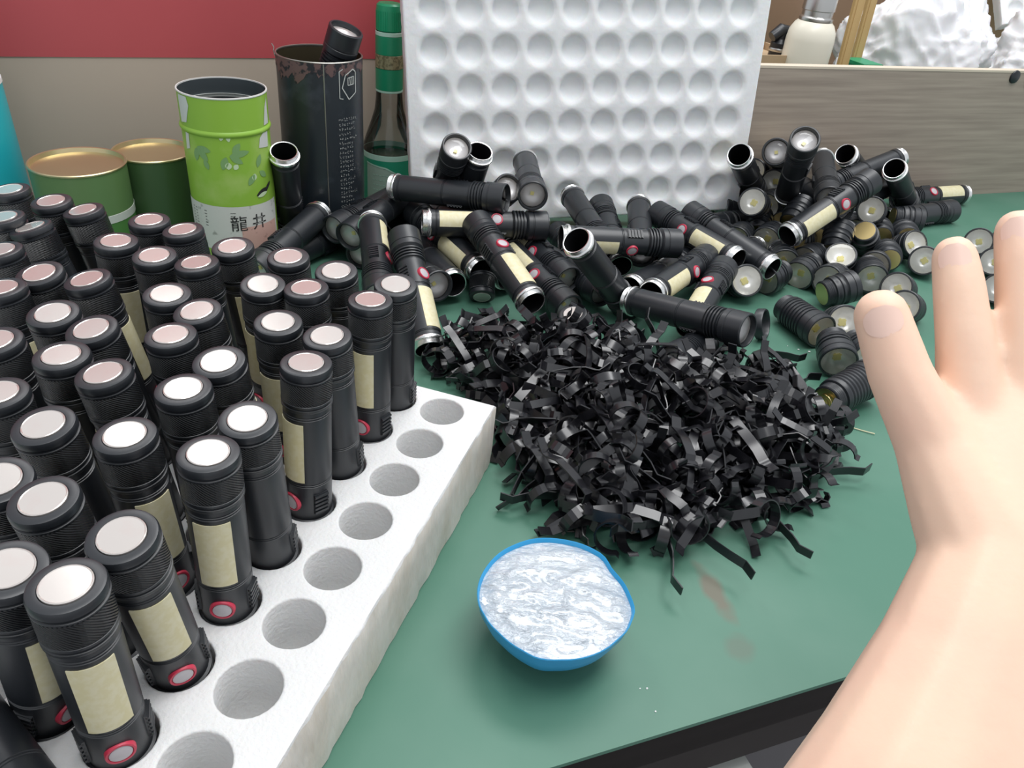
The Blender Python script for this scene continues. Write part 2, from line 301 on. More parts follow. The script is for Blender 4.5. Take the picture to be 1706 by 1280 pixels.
# ---------------------------------------------------------------- measured positions (metres)
LOOSE = {
'F1': ([-0.247, 0.7407, 0.123], [-0.263, 0.7948, 0.0039], 1.08, 9, 'flashlight standing on its head against the lime tin, silver ring up'),
'F2': ([-0.2256, 0.7823, 0.0458], [-0.2557, 0.6548, 0.0315], 1.08, 9, 'flashlight lying below the dark tin, silver ring at its right end'),
'F3': ([-0.1393, 0.8598, 0.0545], [-0.185, 0.737, 0.0413], 1.08, 9, 'dark flashlight in shadow at the foot of the green bottle'),
'F4': ([-0.1536, 0.808, 0.0734], [-0.0272, 0.7736, 0.0868], 1.08, 9, 'long horizontal flashlight across the pile front of the bottle, ring at left'),
'F5': ([-0.0139, 0.9036, 0.0882], [0.0001, 0.7727, 0.0933], 1.08, 9, 'flashlight pointing its white lens straight at the viewer, atop the left pile'),
'F6': ([-0.1123, 0.8736, 0.0323], [-0.0828, 0.7911, 0.1307], 1.08, 0, 'flashlight tilted head up with red-ringed button against the foam sheet'),
'F7': ([-0.0727, 0.8856, 0.0075], [-0.0258, 0.7957, 0.0917], 1.08, 9, 'flashlight lens peeking out between the long level one and the viewer-facing lens'),
'F8': ([-0.0601, 0.8068, 0.1236], [-0.0877, 0.8595, 0.006], 1.08, 9, 'upright flashlight whose silver ring pokes up between two heads at the foam sheet'),
'F9': ([-0.1105, 0.749, 0.0611], [0.0176, 0.7798, 0.0598], 1.08, -0.4, 'horizontal flashlight under the long one, cream panel up, red-ringed button on right'),
'F10': ([-0.0446, 0.7179, 0.0288], [-0.1289, 0.8178, 0.045], 1.08, -0.5, 'open-ended flashlight slanting to the right with cream panel, left of the ribbed one'),
'F11': ([-0.0679, 0.691, 0.0235], [-0.1341, 0.8048, 0.0199], 1.08, 9, 'open-ended flashlight lying lowest left, no panel showing, mouth toward viewer'),
'F12': ([0.0108, 0.6362, 0.0404], [-0.0548, 0.747, 0.0684], 1.08, 0.7, 'flashlight slanting down right from ribbed head to open silver mouth'),
'F13': ([-0.1621, 0.7461, 0.0575], [-0.128, 0.6202, 0.039], 1.08, -0.95, 'flashlight standing behind the tray with ribbed black body and silver ring up'),
'F14': ([-0.0761, 0.5815, 0.0123], [-0.1197, 0.6911, 0.071], 1.08, 0.75, 'flashlight leaning down beside the tray, head up, cream strip on its right'),
'F15': ([-0.1595, 0.8778, 0.0135], [-0.1759, 0.7471, 0.0173], 1.08, 9, 'flashlight lying behind the standing one, brownish threaded ring to the right'),
'F16': ([-0.26, 0.7065, 0.0136], [-0.1967, 0.8219, 0.0198], 1.08, 9, 'flashlight lying behind the tray, its ring beside the caps, ribbed lug visible'),
'F17': ([-0.025, 0.8316, 0.0365], [0.0459, 0.721, 0.0275], 1.08, 0.3, 'flashlight pointing down right with red-ringed button, in middle of left pile'),
'F18': ([-0.023, 0.7798, 0.0317], [0.0475, 0.669, 0.0219], 1.08, 0, 'flashlight half hidden under others, lens end down at the clip heap'),
'F19': ([0.043, 0.6546, 0.1002], [0.1117, 0.7161, 0.0062], 1.08, 9, 'flashlight standing steeply in the middle of the pile, silver mouth up'),
'F20': ([0.0337, 0.76, 0.0561], [0.1623, 0.7883, 0.0529], 1.08, 0.7, 'flashlight lying level behind the steep one, cream panel underneath, head right'),
'F21': ([0.046, 0.9098, 0.0503], [0.0843, 0.7841, 0.0404], 1.08, 9, 'flashlight leaning back at the foam sheet with silver ring up, behind the steep one'),
'F22': ([0.1042, 0.7808, 0.022], [0.0831, 0.9093, 0.042], 1.08, 9, 'small dark flashlight head at the foot of the foam sheet, in the middle'),
'F23': ([0.1305, 0.922, 0.0435], [0.1257, 0.7907, 0.0339], 1.08, 9, 'upright flashlight with thin silver rim against the foam sheet, center of the pile'),
'F24': ([0.2295, 0.7877, 0.0409], [0.1484, 0.8914, 0.0463], 1.08, -0.1, 'flashlight with cream panel and red button lying under the diagonal plain one'),
'F25': ([0.2687, 0.7853, 0.0367], [0.1859, 0.8865, 0.0529], 1.08, 9, 'plain flashlight lying diagonally at the right of the pile, open mouth lower right'),
'F26': ([0.1265, 0.6907, 0.0367], [0.1986, 0.801, 0.0356], 1.08, 0.5, 'flashlight with wide open mouth facing left, cream panel, above the lying one'),
'F27': ([0.1634, 0.6594, 0.0211], [0.2146, 0.7801, 0.0341], 1.08, -0.6, 'flashlight with red-ringed button rising behind the front lying flashlight'),
'F28': ([0.1048, 0.6879, 0.0295], [0.2006, 0.6014, 0.056], 1.08, 9, 'front flashlight lying level above the clips, bright lens to the right'),
'F29': ([0.1107, 0.7264, 0.0225], [0.1833, 0.836, 0.0144], 1.08, 9, 'flashlight whose silver ring shows left of the wide open mouth'),
'F31': ([0.2134, 0.6858, 0.0127], [0.1357, 0.5805, 0.0281], 1.08, 9, 'flashlight buried in the clips, only its silver ring showing at right'),
'G1': ([0.24, 0.937, 0.1129], [0.3006, 1.0376, 0.0361], 1.15, 9, 'flashlight standing at left of the right pile, silver mouth up, by foam edge'),
'G2': ([0.3386, 1.0907, 0.0687], [0.2909, 0.9663, 0.1129], 1.15, 9, 'flashlight with round white lens, second from left atop the right pile'),
'G3': ([0.3271, 0.9892, 0.051], [0.2976, 0.8945, 0.1502], 1.15, 9, 'tallest flashlight in the right pile, white lens raised toward the viewer'),
'G4': ([0.3867, 1.0732, 0.0823], [0.3613, 0.9357, 0.071], 1.15, 9, 'flashlight with silver rim behind the tallest one in the right pile'),
'G5': ([0.5051, 1.1048, 0.0858], [0.3874, 1.0363, 0.0519], 1.15, 9, 'long flashlight atop the right pile, silver ring at upper right'),
'G6': ([0.3008, 0.8657, 0.0445], [0.4061, 0.9416, 0.0979], 1.15, 0.45, 'flashlight with cream panel and pink-ringed button across the right pile'),
'G7': ([0.4191, 1.0819, 0.0892], [0.511, 1.1597, 0.0172], 1.15, 9, 'flashlight behind the top long one, only its rim showing against the board'),
'G8': ([0.4739, 1.0438, 0.0874], [0.5549, 1.127, 0.0087], 1.15, 9, 'flashlight leaning down at the right flank of the right pile'),
'G10': ([0.6672, 1.2058, 0.0148], [0.541, 1.1443, 0.0156], 1.15, 0.5, 'flashlight lying flat on the mat at the far right, white panel up'),
'G11': ([0.4882, 1.0494, 0.0155], [0.6107, 1.1178, 0.0148], 1.15, 9, 'dark flashlight lying just left of the fingertips at the far right'),
'X1': ([0.0114, 0.8217, 0.0131], [0.0824, 0.7112, 0.0227], 1.08, 9, 'black flashlight buried low in the left pile, sixth from the left of those'),
'X2': ([0.0868, 0.7543, 0.019], [0.0343, 0.875, 0.0137], 1.08, 9, 'black flashlight buried low in the left pile, seventh from the left of those'),
'X3': ([0.1419, 0.8305, 0.021], [0.2376, 0.9207, 0.0133], 1.08, 9, 'black flashlight buried low in the left pile, eighth from the left of those'),
'X4': ([-0.1528, 0.7696, 0.0121], [-0.0803, 0.6619, 0.0347], 1.08, 9, 'black flashlight buried low in the left pile, second from the left of those'),
'X5': ([-0.0491, 0.7821, 0.057], [-0.1466, 0.8642, 0.0235], 1.08, 9, 'black flashlight buried low in the left pile, third from the left of those'),
'X6': ([0.1715, 0.8983, 0.0286], [0.2726, 0.9812, 0.0127], 1.08, 9, 'black flashlight buried low in the left pile, ninth from the left of those'),
'X7': ([0.0144, 0.9069, 0.013], [-0.0647, 0.8028, 0.0288], 1.08, 9, 'black flashlight buried low in the left pile, fifth from the left of those'),
'X8': ([0.2797, 0.8996, 0.0144], [0.2025, 0.7928, 0.0143], 1.08, 9, 'black flashlight buried low in the left pile, tenth from the left of those'),
'X12': ([-0.0162, 0.7235, 0.0214], [-0.1, 0.8248, 0.0131], 1.08, 9, 'black flashlight buried low in the left pile, fourth from the left of those'),
'X13': ([-0.1563, 0.8772, 0.0407], [-0.2056, 0.755, 0.0395], 1.08, 9, 'black flashlight buried low in the left pile, first from the left of those'),
'GX9': ([0.3478, 1.0957, 0.0452], [0.3951, 0.9636, 0.0495], 1.15, 9, 'black flashlight buried low in the right pile, second from the left of those'),
'GX10': ([0.4201, 1.0364, 0.0304], [0.5223, 1.1314, 0.0443], 1.15, 9, 'black flashlight buried low in the right pile, third from the left of those'),
'GX11': ([0.2762, 1.0601, 0.0272], [0.4158, 1.0562, 0.014], 1.15, 9, 'black flashlight buried low in the right pile, first from the left of those'),
}
HEADS = {
'h1': ([0.3148, 1.0768, 0.0556], [0.2917, 1.0468, 0.0558], 1.22, 'u', 'lamp head with bright reflector below the leftmost standing flashlight of the right pile'),
'h2': ([0.3386, 1.0543, 0.0547], [0.3161, 1.024, 0.0567], 1.22, 'h', 'lamp head turned edge-on, right beside the bright one under the tall flashlight'),
'h3': ([0.2929, 0.9715, 0.0491], [0.2715, 0.9403, 0.0501], 1.22, 'u', 'lamp head with silver reflector facing left, lower left of the right pile'),
'h4': ([0.3255, 1.019, 0.0379], [0.3045, 0.9876, 0.0363], 1.22, 'h', 'lamp head facing down, between the left reflectors of the right pile'),
'h5': ([0.2809, 1.0111, 0.0279], [0.2469, 0.9946, 0.0287], 1.22, 'h', 'lamp head lying with its lens to the left, leftmost in the right pile'),
'h6': ([0.4531, 1.0053, 0.0458], [0.4327, 0.9735, 0.0452], 1.22, 'u', 'lamp head facing viewer just right of the pink-ringed button'),
'h7': ([0.4874, 1.0267, 0.0271], [0.5251, 1.0245, 0.0264], 1.22, 'h', 'lamp head lying with its lens to the right, above the index finger'),
'h8': ([0.3665, 0.8834, 0.0291], [0.3791, 0.918, 0.0379], 1.22, 'u', 'lamp head with round yellow LED under the cream panelled flashlight'),
'h9': ([0.4124, 0.9244, 0.0408], [0.4288, 0.9459, 0.0143], 1.22, 'h', 'black lamp head standing lens down with its brass back up, middle of the right pile'),
'h10': ([0.4734, 0.9662, 0.0133], [0.4833, 0.9309, 0.0227], 1.22, 'u', 'lamp head lying on its side, wide lens right, above the thumb'),
'h11': ([0.3748, 0.8676, 0.0057], [0.3622, 0.8493, 0.0364], 1.22, 'h', 'lamp head standing lens up on the mat in the middle of the right pile'),
'h12': ([0.3244, 0.9381, 0.0352], [0.3448, 0.9661, 0.0503], 1.22, 'h', 'lamp head slanting up behind the cream panelled flashlight'),
'h13': ([0.2907, 0.9493, 0.0122], [0.298, 0.9843, 0.0245], 1.22, 'h', 'small ribbed lamp head standing below the left reflectors'),
'h14': ([0.2579, 1.0255, 0.0327], [0.2726, 1.0557, 0.05], 1.22, 'h', 'dark lamp head hidden at the upper left of the right pile'),
'h15': ([0.4996, 0.9243, 0.0188], [0.4804, 0.8917, 0.0175], 1.22, 'u', 'lamp head with big round lens facing the viewer, left of the index finger'),
'h16': ([0.4252, 0.892, 0.0226], [0.4087, 0.8585, 0.0166], 1.22, 'u', 'lamp head with brass tinted reflector just above the thumb'),
'h17': ([0.3257, 0.7778, 0.0252], [0.3615, 0.789, 0.0206], 1.22, 'u', 'lamp head lying with lens pointing at the thumb tip'),
'h18': ([0.3345, 0.8542, 0.0199], [0.312, 0.8243, 0.0149], 1.22, 'h', 'ribbed lamp head lying left of the lens-up one'),
'h19': ([0.2764, 0.7402, 0.0155], [0.3002, 0.6853, 0.019], 1.2, 'm', 'long lamp head lying alone on the mat, brass end to the upper left'),
'h20': ([0.3028, 0.6648, 0.0242], [0.3001, 0.6274, 0.0197], 1.22, 'h', 'lamp head near the clips with its grey lens facing down to the viewer'),
'h21': ([0.3263, 0.7342, 0.0145], [0.325, 0.6969, 0.0207], 1.22, 'u', 'small lamp head lying left of the thumb'),
'h22': ([0.2731, 0.5657, 0.0148], [0.3198, 0.6027, 0.0218], 1.2, 'm', 'long lamp head with a spring lying at the right of the clip heap'),
'h23': ([0.4402, 0.828, 0.0157], [0.4137, 0.8013, 0.0184], 1.22, 'u', 'lamp head behind the thumb, upper one'),
'h24': ([0.4328, 0.7827, 0.016], [0.4057, 0.7563, 0.0175], 1.22, 'u', 'lamp head behind the thumb, lower one'),
'h25': ([0.3747, 0.731, 0.0153], [0.3496, 0.7029, 0.0188], 1.22, 'u', 'lamp head just under the thumb tip on its left side'),
'h26': ([0.6094, 1.0121, 0.0182], [0.5871, 0.9816, 0.0166], 1.22, 'u', 'lamp head behind the index fingertip'),
'h27': ([0.6511, 1.0205, 0.0164], [0.6258, 0.9923, 0.0167], 1.22, 'u', 'lamp head behind the middle fingertip'),
'h28': ([0.6039, 0.9423, 0.0164], [0.5768, 0.9159, 0.0173], 1.22, 'u', 'lamp head between the index and middle fingers'),
'h29': ([0.5715, 0.8591, 0.0165], [0.5435, 0.8337, 0.0172], 1.22, 'u', 'lamp head lying deep between the index and middle fingers'),
'h30': ([0.332, 0.68, 0.0151], [0.3351, 0.6425, 0.019], 1.22, 'h', 'lamp head lying beside the one with the grey lens, nearer the thumb'),
'h32': ([0.2936, 0.8272, 0.0172], [0.2679, 0.7995, 0.0161], 1.22, 'h', 'lamp head lying right of the diagonal flashlight mouth'),
'h33': ([0.2373, 0.8057, 0.0137], [0.2397, 0.7688, 0.0217], 1.22, 'u', 'lamp head with a greenish lens under the diagonal flashlight mouth'),
'h34': ([0.3531, 0.8943, 0.0165], [0.3287, 0.8654, 0.0167], 1.22, 'h', 'rounded dark lamp head left of the lens-up one'),
'hx0': ([0.3248, 0.904, 0.0274], [0.3458, 0.9332, 0.0154], 1.22, 'h', 'lamp head wedged low in the right pile, fifth from the left of those'),
'hx1': ([0.3911, 1.0363, 0.0191], [0.3709, 1.0045, 0.0158], 1.22, 'h', 'lamp head wedged low in the right pile, seventh from the left of those'),
'hx2': ([0.4344, 1.0216, 0.0173], [0.4267, 0.9846, 0.0161], 1.22, 'h', 'lamp head wedged low in the right pile, eleventh from the left of those'),
'hx3': ([0.4565, 0.9691, 0.0185], [0.4653, 1.0058, 0.0155], 1.22, 'h', 'lamp head wedged low in the right pile, fourteenth from the left of those'),
'hx4': ([0.3228, 0.9673, 0.0244], [0.345, 0.9954, 0.0124], 1.22, 'h', 'lamp head wedged low in the right pile, fourth from the left of those'),
'hx5': ([0.2718, 0.9399, 0.0164], [0.2543, 0.9064, 0.0168], 1.22, 'h', 'lamp head wedged low in the right pile, first from the left of those'),
'hx6': ([0.3058, 0.8916, 0.0175], [0.3026, 0.8539, 0.0161], 1.22, 'h', 'lamp head wedged low in the right pile, third from the left of those'),
'hx7': ([0.4393, 0.891, 0.0198], [0.4478, 0.9275, 0.0147], 1.22, 'h', 'lamp head wedged low in the right pile, fifteenth from the left of those'),
'hx8': ([0.3938, 0.9537, 0.0239], [0.4168, 0.9816, 0.0129], 1.22, 'h', 'lamp head wedged low in the right pile, tenth from the left of those'),
'hx9': ([0.3095, 0.9418, 0.0211], [0.2914, 0.9086, 0.0199], 1.22, 'h', 'lamp head wedged low in the right pile, second from the left of those'),
'hx10': ([0.4693, 1.131, 0.0163], [0.4648, 1.0934, 0.0165], 1.22, 'h', 'lamp head wedged low in the right pile, twelfth from the left of those'),
'hx11': ([0.4906, 0.9712, 0.0211], [0.4993, 1.0074, 0.0149], 1.22, 'h', 'lamp head wedged low in the right pile, sixteenth from the left of those'),
'hx12': ([0.362, 0.9243, 0.0235], [0.3828, 0.9539, 0.0127], 1.22, 'h', 'lamp head wedged low in the right pile, eighth from the left of those'),
'hx13': ([0.3619, 0.8366, 0.0159], [0.3388, 0.807, 0.0208], 1.22, 'h', 'lamp head wedged low in the right pile, ninth from the left of those'),
'hx14': ([0.3998, 0.8556, 0.0236], [0.3926, 0.8185, 0.0236], 1.22, 'h', 'lamp head wedged low in the right pile, thirteenth from the left of those'),
'hx15': ([0.3769, 1.0724, 0.0281], [0.3774, 1.1101, 0.025], 1.22, 'h', 'lamp head wedged low in the right pile, sixth from the left of those'),
}
TRAYF = {
(1, 0): ([-0.0808, 0.4424, 0.0551], [-0.0791, 0.4307, 0.1518]),
(1, 1): ([-0.0904, 0.4061, 0.0551], [-0.0896, 0.406, 0.1526]),
(1, 2): ([-0.1009, 0.3674, 0.0551], [-0.1037, 0.3604, 0.1523]),
(1, 3): ([-0.1101, 0.3299, 0.0551], [-0.107, 0.3315, 0.1525]),
(1, 4): ([-0.1202, 0.2915, 0.0551], [-0.12, 0.2807, 0.152]),
(1, 5): ([-0.1297, 0.2535, 0.0551], [-0.1275, 0.2535, 0.1525]),
(1, 6): ([-0.139, 0.2163, 0.0551], [-0.1407, 0.2023, 0.1516]),
(1, 7): ([-0.1479, 0.1774, 0.0551], [-0.1475, 0.1763, 0.1526]),
(2, 0): ([-0.1167, 0.4526, 0.0551], [-0.1188, 0.4401, 0.1517]),
(2, 1): ([-0.1262, 0.4148, 0.0551], [-0.13, 0.4122, 0.1525]),
(2, 2): ([-0.1357, 0.377, 0.0551], [-0.1336, 0.3692, 0.1522]),
(2, 3): ([-0.1453, 0.3392, 0.0551], [-0.1505, 0.3256, 0.1515]),
(2, 4): ([-0.1548, 0.3014, 0.0551], [-0.157, 0.2977, 0.1525]),
(2, 5): ([-0.1643, 0.2635, 0.0551], [-0.1668, 0.2594, 0.1524]),
(2, 6): ([-0.1738, 0.2257, 0.0551], [-0.1784, 0.2162, 0.152]),
(2, 7): ([-0.1834, 0.1879, 0.0551], [-0.1714, 0.1812, 0.1516]),
(3, 0): ([-0.1517, 0.4615, 0.0551], [-0.1531, 0.4521, 0.1521]),
(3, 1): ([-0.1612, 0.4236, 0.0551], [-0.1563, 0.412, 0.1517]),
(3, 2): ([-0.1707, 0.3858, 0.0551], [-0.1809, 0.3734, 0.1512]),
(3, 3): ([-0.1803, 0.348, 0.0551], [-0.183, 0.3439, 0.1524]),
(3, 4): ([-0.1898, 0.3102, 0.0551], [-0.1989, 0.3039, 0.1519]),
(3, 5): ([-0.1993, 0.2724, 0.0551], [-0.2039, 0.2609, 0.1518]),
(3, 6): ([-0.2088, 0.2345, 0.0551], [-0.2017, 0.2242, 0.1517]),
(4, 0): ([-0.1867, 0.4703, 0.0551], [-0.1919, 0.4588, 0.1517]),
(4, 1): ([-0.1962, 0.4325, 0.0551], [-0.2038, 0.4296, 0.1522]),
(4, 2): ([-0.2057, 0.3946, 0.0551], [-0.2037, 0.3869, 0.1522]),
(4, 3): ([-0.2153, 0.3568, 0.0551], [-0.2253, 0.3433, 0.1511]),
(4, 4): ([-0.2248, 0.319, 0.0551], [-0.2251, 0.3144, 0.1525]),
(4, 5): ([-0.2343, 0.2812, 0.0551], [-0.2352, 0.2787, 0.1525]),
(5, 0): ([-0.2217, 0.4791, 0.0551], [-0.2317, 0.4755, 0.152]),
(5, 1): ([-0.2312, 0.4413, 0.0551], [-0.2317, 0.433, 0.1522]),
(5, 2): ([-0.2407, 0.4035, 0.0551], [-0.2549, 0.3957, 0.1512]),
(5, 3): ([-0.2503, 0.3656, 0.0551], [-0.2513, 0.3534, 0.1518]),
(5, 4): ([-0.2598, 0.3278, 0.0551], [-0.2629, 0.3207, 0.1523]),
(6, 0): ([-0.2567, 0.4879, 0.0551], [-0.2581, 0.4837, 0.1525]),
(6, 1): ([-0.2662, 0.4501, 0.0551], [-0.2626, 0.4467, 0.1524]),
(6, 2): ([-0.2758, 0.4123, 0.0551], [-0.284, 0.397, 0.151]),
(6, 3): ([-0.2853, 0.3745, 0.0551], [-0.2919, 0.3729, 0.1523]),
(7, 0): ([-0.2917, 0.4967, 0.0551], [-0.3077, 0.4913, 0.1511]),
(7, 1): ([-0.3012, 0.4589, 0.0551], [-0.3265, 0.46, 0.1492]),
(7, 2): ([-0.3108, 0.4211, 0.0551], [-0.3205, 0.4179, 0.152]),
(8, 0): ([-0.3267, 0.5055, 0.0551], [-0.3334, 0.4982, 0.1521]),
(8, 1): ([-0.3362, 0.4677, 0.0551], [-0.3468, 0.4644, 0.1519]),
(9, 0): ([-0.3617, 0.5144, 0.0551], [-0.3699, 0.5097, 0.1521]),
}
HANDJ = [('thumb0', 1604, 862, 0.262, 0.0165), ('thumb1', 1556, 742, 0.266, 0.0128), ('thumb2', 1500, 625, 0.268, 0.0108), ('thumb3', 1468, 525, 0.27, 0.0095), ('index0', 1618, 700, 0.272, 0.0118), ('index1', 1606, 560, 0.272, 0.0096), ('index2', 1597, 475, 0.274, 0.0087), ('index3', 1590, 428, 0.276, 0.0078), ('middle0', 1706, 675, 0.272, 0.0122), ('middle1', 1708, 520, 0.272, 0.0098), ('middle2', 1702, 430, 0.274, 0.0089), ('middle3', 1696, 385, 0.276, 0.008), ('ring0', 1790, 690, 0.274, 0.0118), ('ring1', 1806, 545, 0.276, 0.0094), ('ring2', 1806, 455, 0.278, 0.0086), ('ring3', 1804, 410, 0.28, 0.0077), ('little0', 1862, 740, 0.278, 0.0108), ('little1', 1892, 620, 0.28, 0.0084), ('little2', 1902, 555, 0.282, 0.0076), ('little3', 1906, 515, 0.284, 0.0068), ('wl', 1642, 930, 0.256, 0.0195), ('wr', 1735, 945, 0.256, 0.0195), ('palmc', 1650, 780, 0.27, 0.013), ('web', 1580, 690, 0.269, 0.008), ('f1l', 1578, 1100, 0.246, 0.022), ('f1r', 1680, 1150, 0.246, 0.024), ('f2l', 1485, 1300, 0.236, 0.026), ('f2r', 1590, 1360, 0.236, 0.028), ('f3l', 1280, 1640, 0.225, 0.03), ('f3r', 1400, 1700, 0.225, 0.031)]
# ================================================================ the setting
TA = R(23.4); td = V((math.cos(TA), math.sin(TA), 0)); tn = V((-math.sin(TA), math.cos(TA), 0))
def TP(s, d, z=0.0): return td * s + tn * d + V((0, 0, z))        # table frame: s along the bench, d away from its front edge
D0 = at(1215, 1188).dot(tn)                                        # front edge of the bench
BD = V((0.549, 1.19, 0)).dot(tn)                                    # face of the divider board
b = MB(); b.box((0, 0, -0.76), (6, 7, 0.02)); o = b.obj('floor', K['grey']); o.location = (0, 1.2, 0); tag(o, kind='structure')
WA = R(27); wx = V((math.cos(WA), math.sin(WA), 0)); wn = V((-math.sin(WA), math.cos(WA), 0)); WPt = V((-.25, .975, 0))
WM = frame(WPt, (0, 0, 1), wx)
b = MB(); b.box((-.42, .012, .0818), (1.5, .02, .1624)); o = b.obj('wall_back', K['tanwall'], None, WM); tag(o, kind='structure')
b = MB(); b.box((-.42, .0115, .358), (1.5, .021, .39)); o = b.obj('trim_1', K['redwall'], None, WM); tag(o, kind='structure')
b = MB(); b.box((0, 0, 0), (3.2, .03, 1.4)); o = b.obj('wall_right', K['brown'], None, frame((1.35, 2.25, -.05), (0, 0, 1), td)); tag(o, kind='structure')

# bench: top board, green mat, dark front fascia, legs
bench = empty('work_table', frame(TP(.3, D0), (0, 0, 1), td), 'long workbench covered with a worn green rubber mat', 'table')
b = MB(); b.box((0, .62, -.0015), (3.0, 1.24, .003)); b.obj('green_mat', K['mat'], bench).matrix_parent_inverse = Matrix()
b = MB(); b.box((0, .62, -.018), (2.99, 1.236, .030)); b.obj('bench_top', K['fascia'], bench)
b = MB(); b.box((0, .012, -.033), (2.99, .02, .055)); b.obj('front_fascia', K['fascia'], bench)
for sx in (-1.4, 1.4):
    for sy in (.08, 1.15):
        b = MB(); b.box((sx, sy, -.39), (.05, .05, .72)); b.obj('leg', K['fascia'], bench)
# (the mat colour is laid out in the mat's own coordinates)
for ch in bench.children:
    if ch.name == 'green_mat':
        ch.parent = None; inv = bench.matrix_world.inverted(); me = ch.data; me.transform(bench.matrix_world); ch.parent = bench; ch.matrix_parent_inverse = inv

# divider board
bs, be = .60, 1.75
dm = frame(TP(0, BD), (0, 0, 1), td)
div = empty('divider_board', dm, 'grey wood-grain laminate board standing at the back of the bench', 'board')
b = MB(); b.box(((bs + be) / 2, .006, .094), (be - bs, .012, .188)); b.obj('panel', K['board'], div)
b = MB(); b.box(((bs + be) / 2, .0065, .1895), (be - bs, .014, .003)); b.obj('raw_edge', K['ply'], div)
for px, py, m in ((1690, 128, 'plastic_black'), (1716, 137, 'brown')):
    d = ray(px, py); t = (BD - 0) / d.dot(tn); p = C0 + d * t
    lp = dm.inverted() @ p
    b = MB(); b.lathe([(0.0, .003), (.006, .003), (.0088, .0018), (.0095, 0)], 24)
    o = b.obj('screw_cap', K[m], div); o.matrix_local = Matrix.Translation((lp.x, -.0005, lp.z)) @ Matrix.Rotation(R(90), 4, 'X')

# ================================================================ foam slabs with holes
def slab(name, nu, nv, pu, pv, rad, depth, thick, mx0, mx1, my0, my1, soft, mats, rnd=0.0):
    # hole (0,0) at the origin; columns along +x, rows along -y; top at z = 0
    b = MB(); N = 28
    hx, hy = pu / 2, pv / 2
    for i in range(nu):
        for j in range(nv):
            cx, cy = i * pu, -j * pv; ring = []
            prof = [(rad + soft, 0.0)]
            for k in range(1, 4):
                a = k / 3 * math.pi / 2; prof.append((rad + soft * (1 - math.sin(a)), -soft * (1 - math.cos(a))))
            if depth < .013:      # shallow dimple: a smooth bowl
                prof = prof[:3] + [(rad + soft * .13 - (rad * .62) * (1 - math.cos(t_)) , -soft * .75 - (depth - soft * .75) * math.sin(t_)) for t_ in (.3, .7, 1.1, 1.57)]
            else: prof += [(rad, -depth * .6), (rad * .985, -depth + soft), (rad * .93, -depth)]
            br, bz = prof[-1]
            vs = []
            for k in range(N):
                t = 2 * math.pi * k / N; c, s_ = math.cos(t), math.sin(t)
                q = min(hx / abs(c) if abs(c) > 1e-9 else 9, hy / abs(s_) if abs(s_) > 1e-9 else 9); vs.append((cx + c * q, cy + s_ * q, 0))
            for k in range(N):
                t = 2 * math.pi * k / N; vs.append((cx + prof[0][0] * math.cos(t), cy + prof[0][0] * math.sin(t), 0))
            b.add(vs, [(k, (k + 1) % N, N + (k + 1) % N, N + k) for k in range(N)], True)
            # corners of the cell
            for sx, sy in ((1, 1), (-1, 1), (-1, -1), (1, -1)):
                t = math.atan2(sy * hy, sx * hx) % (2 * math.pi); k = int(t / (2 * math.pi) * N)
                b.add([vs[k], (cx + sx * hx, cy + sy * hy, 0), vs[(k + 1) % N]], [(0, 1, 2)], True)
            b.lathe(prof, N, True, 0, cen=(cx, cy)); b.disc(br, bz, N, True, 0, cen=(cx, cy))
    x0, x1 = -hx, (nu - 1) * pu + hx; y1, y0 = hy, -(nv - 1) * pv - hy
    X0, X1, Y0, Y1 = -mx0, (nu - 1) * pu + mx1, -(nv - 1) * pv - my0, my1
    e = .0022
    xs = [X0 + e] + ([x0] if x0 > X0 + 2 * e else []) + [x1] + ([X1 - e] if X1 - e > x1 else []); 
    def rect(ax, ay, bx, by):
        n = max(1, int(abs(bx - ax) / .02)); m = max(1, int(abs(by - ay) / .02)); vs = []; fs = []
        for q in range(n + 1):
            for w in range(m + 1): vs.append((ax + (bx - ax) * q / n, ay + (by - ay) * w / m, 0))
        for q in range(n):
            for w in range(m): fs.append((q * (m + 1) + w, (q + 1) * (m + 1) + w, (q + 1) * (m + 1) + w + 1, q * (m + 1) + w + 1))
        b.add(vs, fs, True)
    rect(X0 + e, Y0 + e, x0, Y1 - e); rect(x1, Y0 + e, X1 - e, Y1 - e); rect(x0, y1, x1, Y1 - e); rect(x0, Y0 + e, x1, y0)
    # rim bevel + sides, slightly uneven like cut foam
    per = []; n = 60
    cs = [(X0, Y0), (X1, Y0), (X1, Y1), (X0, Y1)]
    for q in range(4):
        A, B_ = cs[q], cs[(q + 1) % 4]
        for k in range(n): per.append((A[0] + (B_[0] - A[0]) * k / n, A[1] + (B_[1] - A[1]) * k / n))
    rows = []
    cxm, cym = (X0 + X1) / 2, (Y0 + Y1) / 2
    for kk, (ins, z) in enumerate(((e, 0), (e * .35, -e * .25), (0, -e), (0, -thick * .35), (0, -thick * .7), (0, -thick + e * .3), (e * .6, -thick))):
        row = []
        for (x, y) in per:
            sx = ins if x < cxm else -ins; sy = ins if y < cym else -ins
            xx = min(max(x, X0 + ins), X1 - ins); yy = min(max(y, Y0 + ins), Y1 - ins); j_ = rnd if 1 < kk < 6 else 0
            row.append((xx + random.uniform(-j_, j_), yy + random.uniform(-j_, j_), z))
        rows.append(row)
    m = len(per); vs = [p for r_ in rows for p in r_]; fs = []; 
    for q in range(len(rows) - 1):
        for k in range(m): fs.append((q * m + k, q * m + (k + 1) % m, (q + 1) * m + (k + 1) % m, (q + 1) * m + k))
    b.add(vs[:3 * m], fs[:2 * m], True, 0); b.add(vs, fs[2 * m:], True, 1)
    b.add(rows[-1], [tuple(range(m))], False, 1)
    return b.mesh(name, mats)

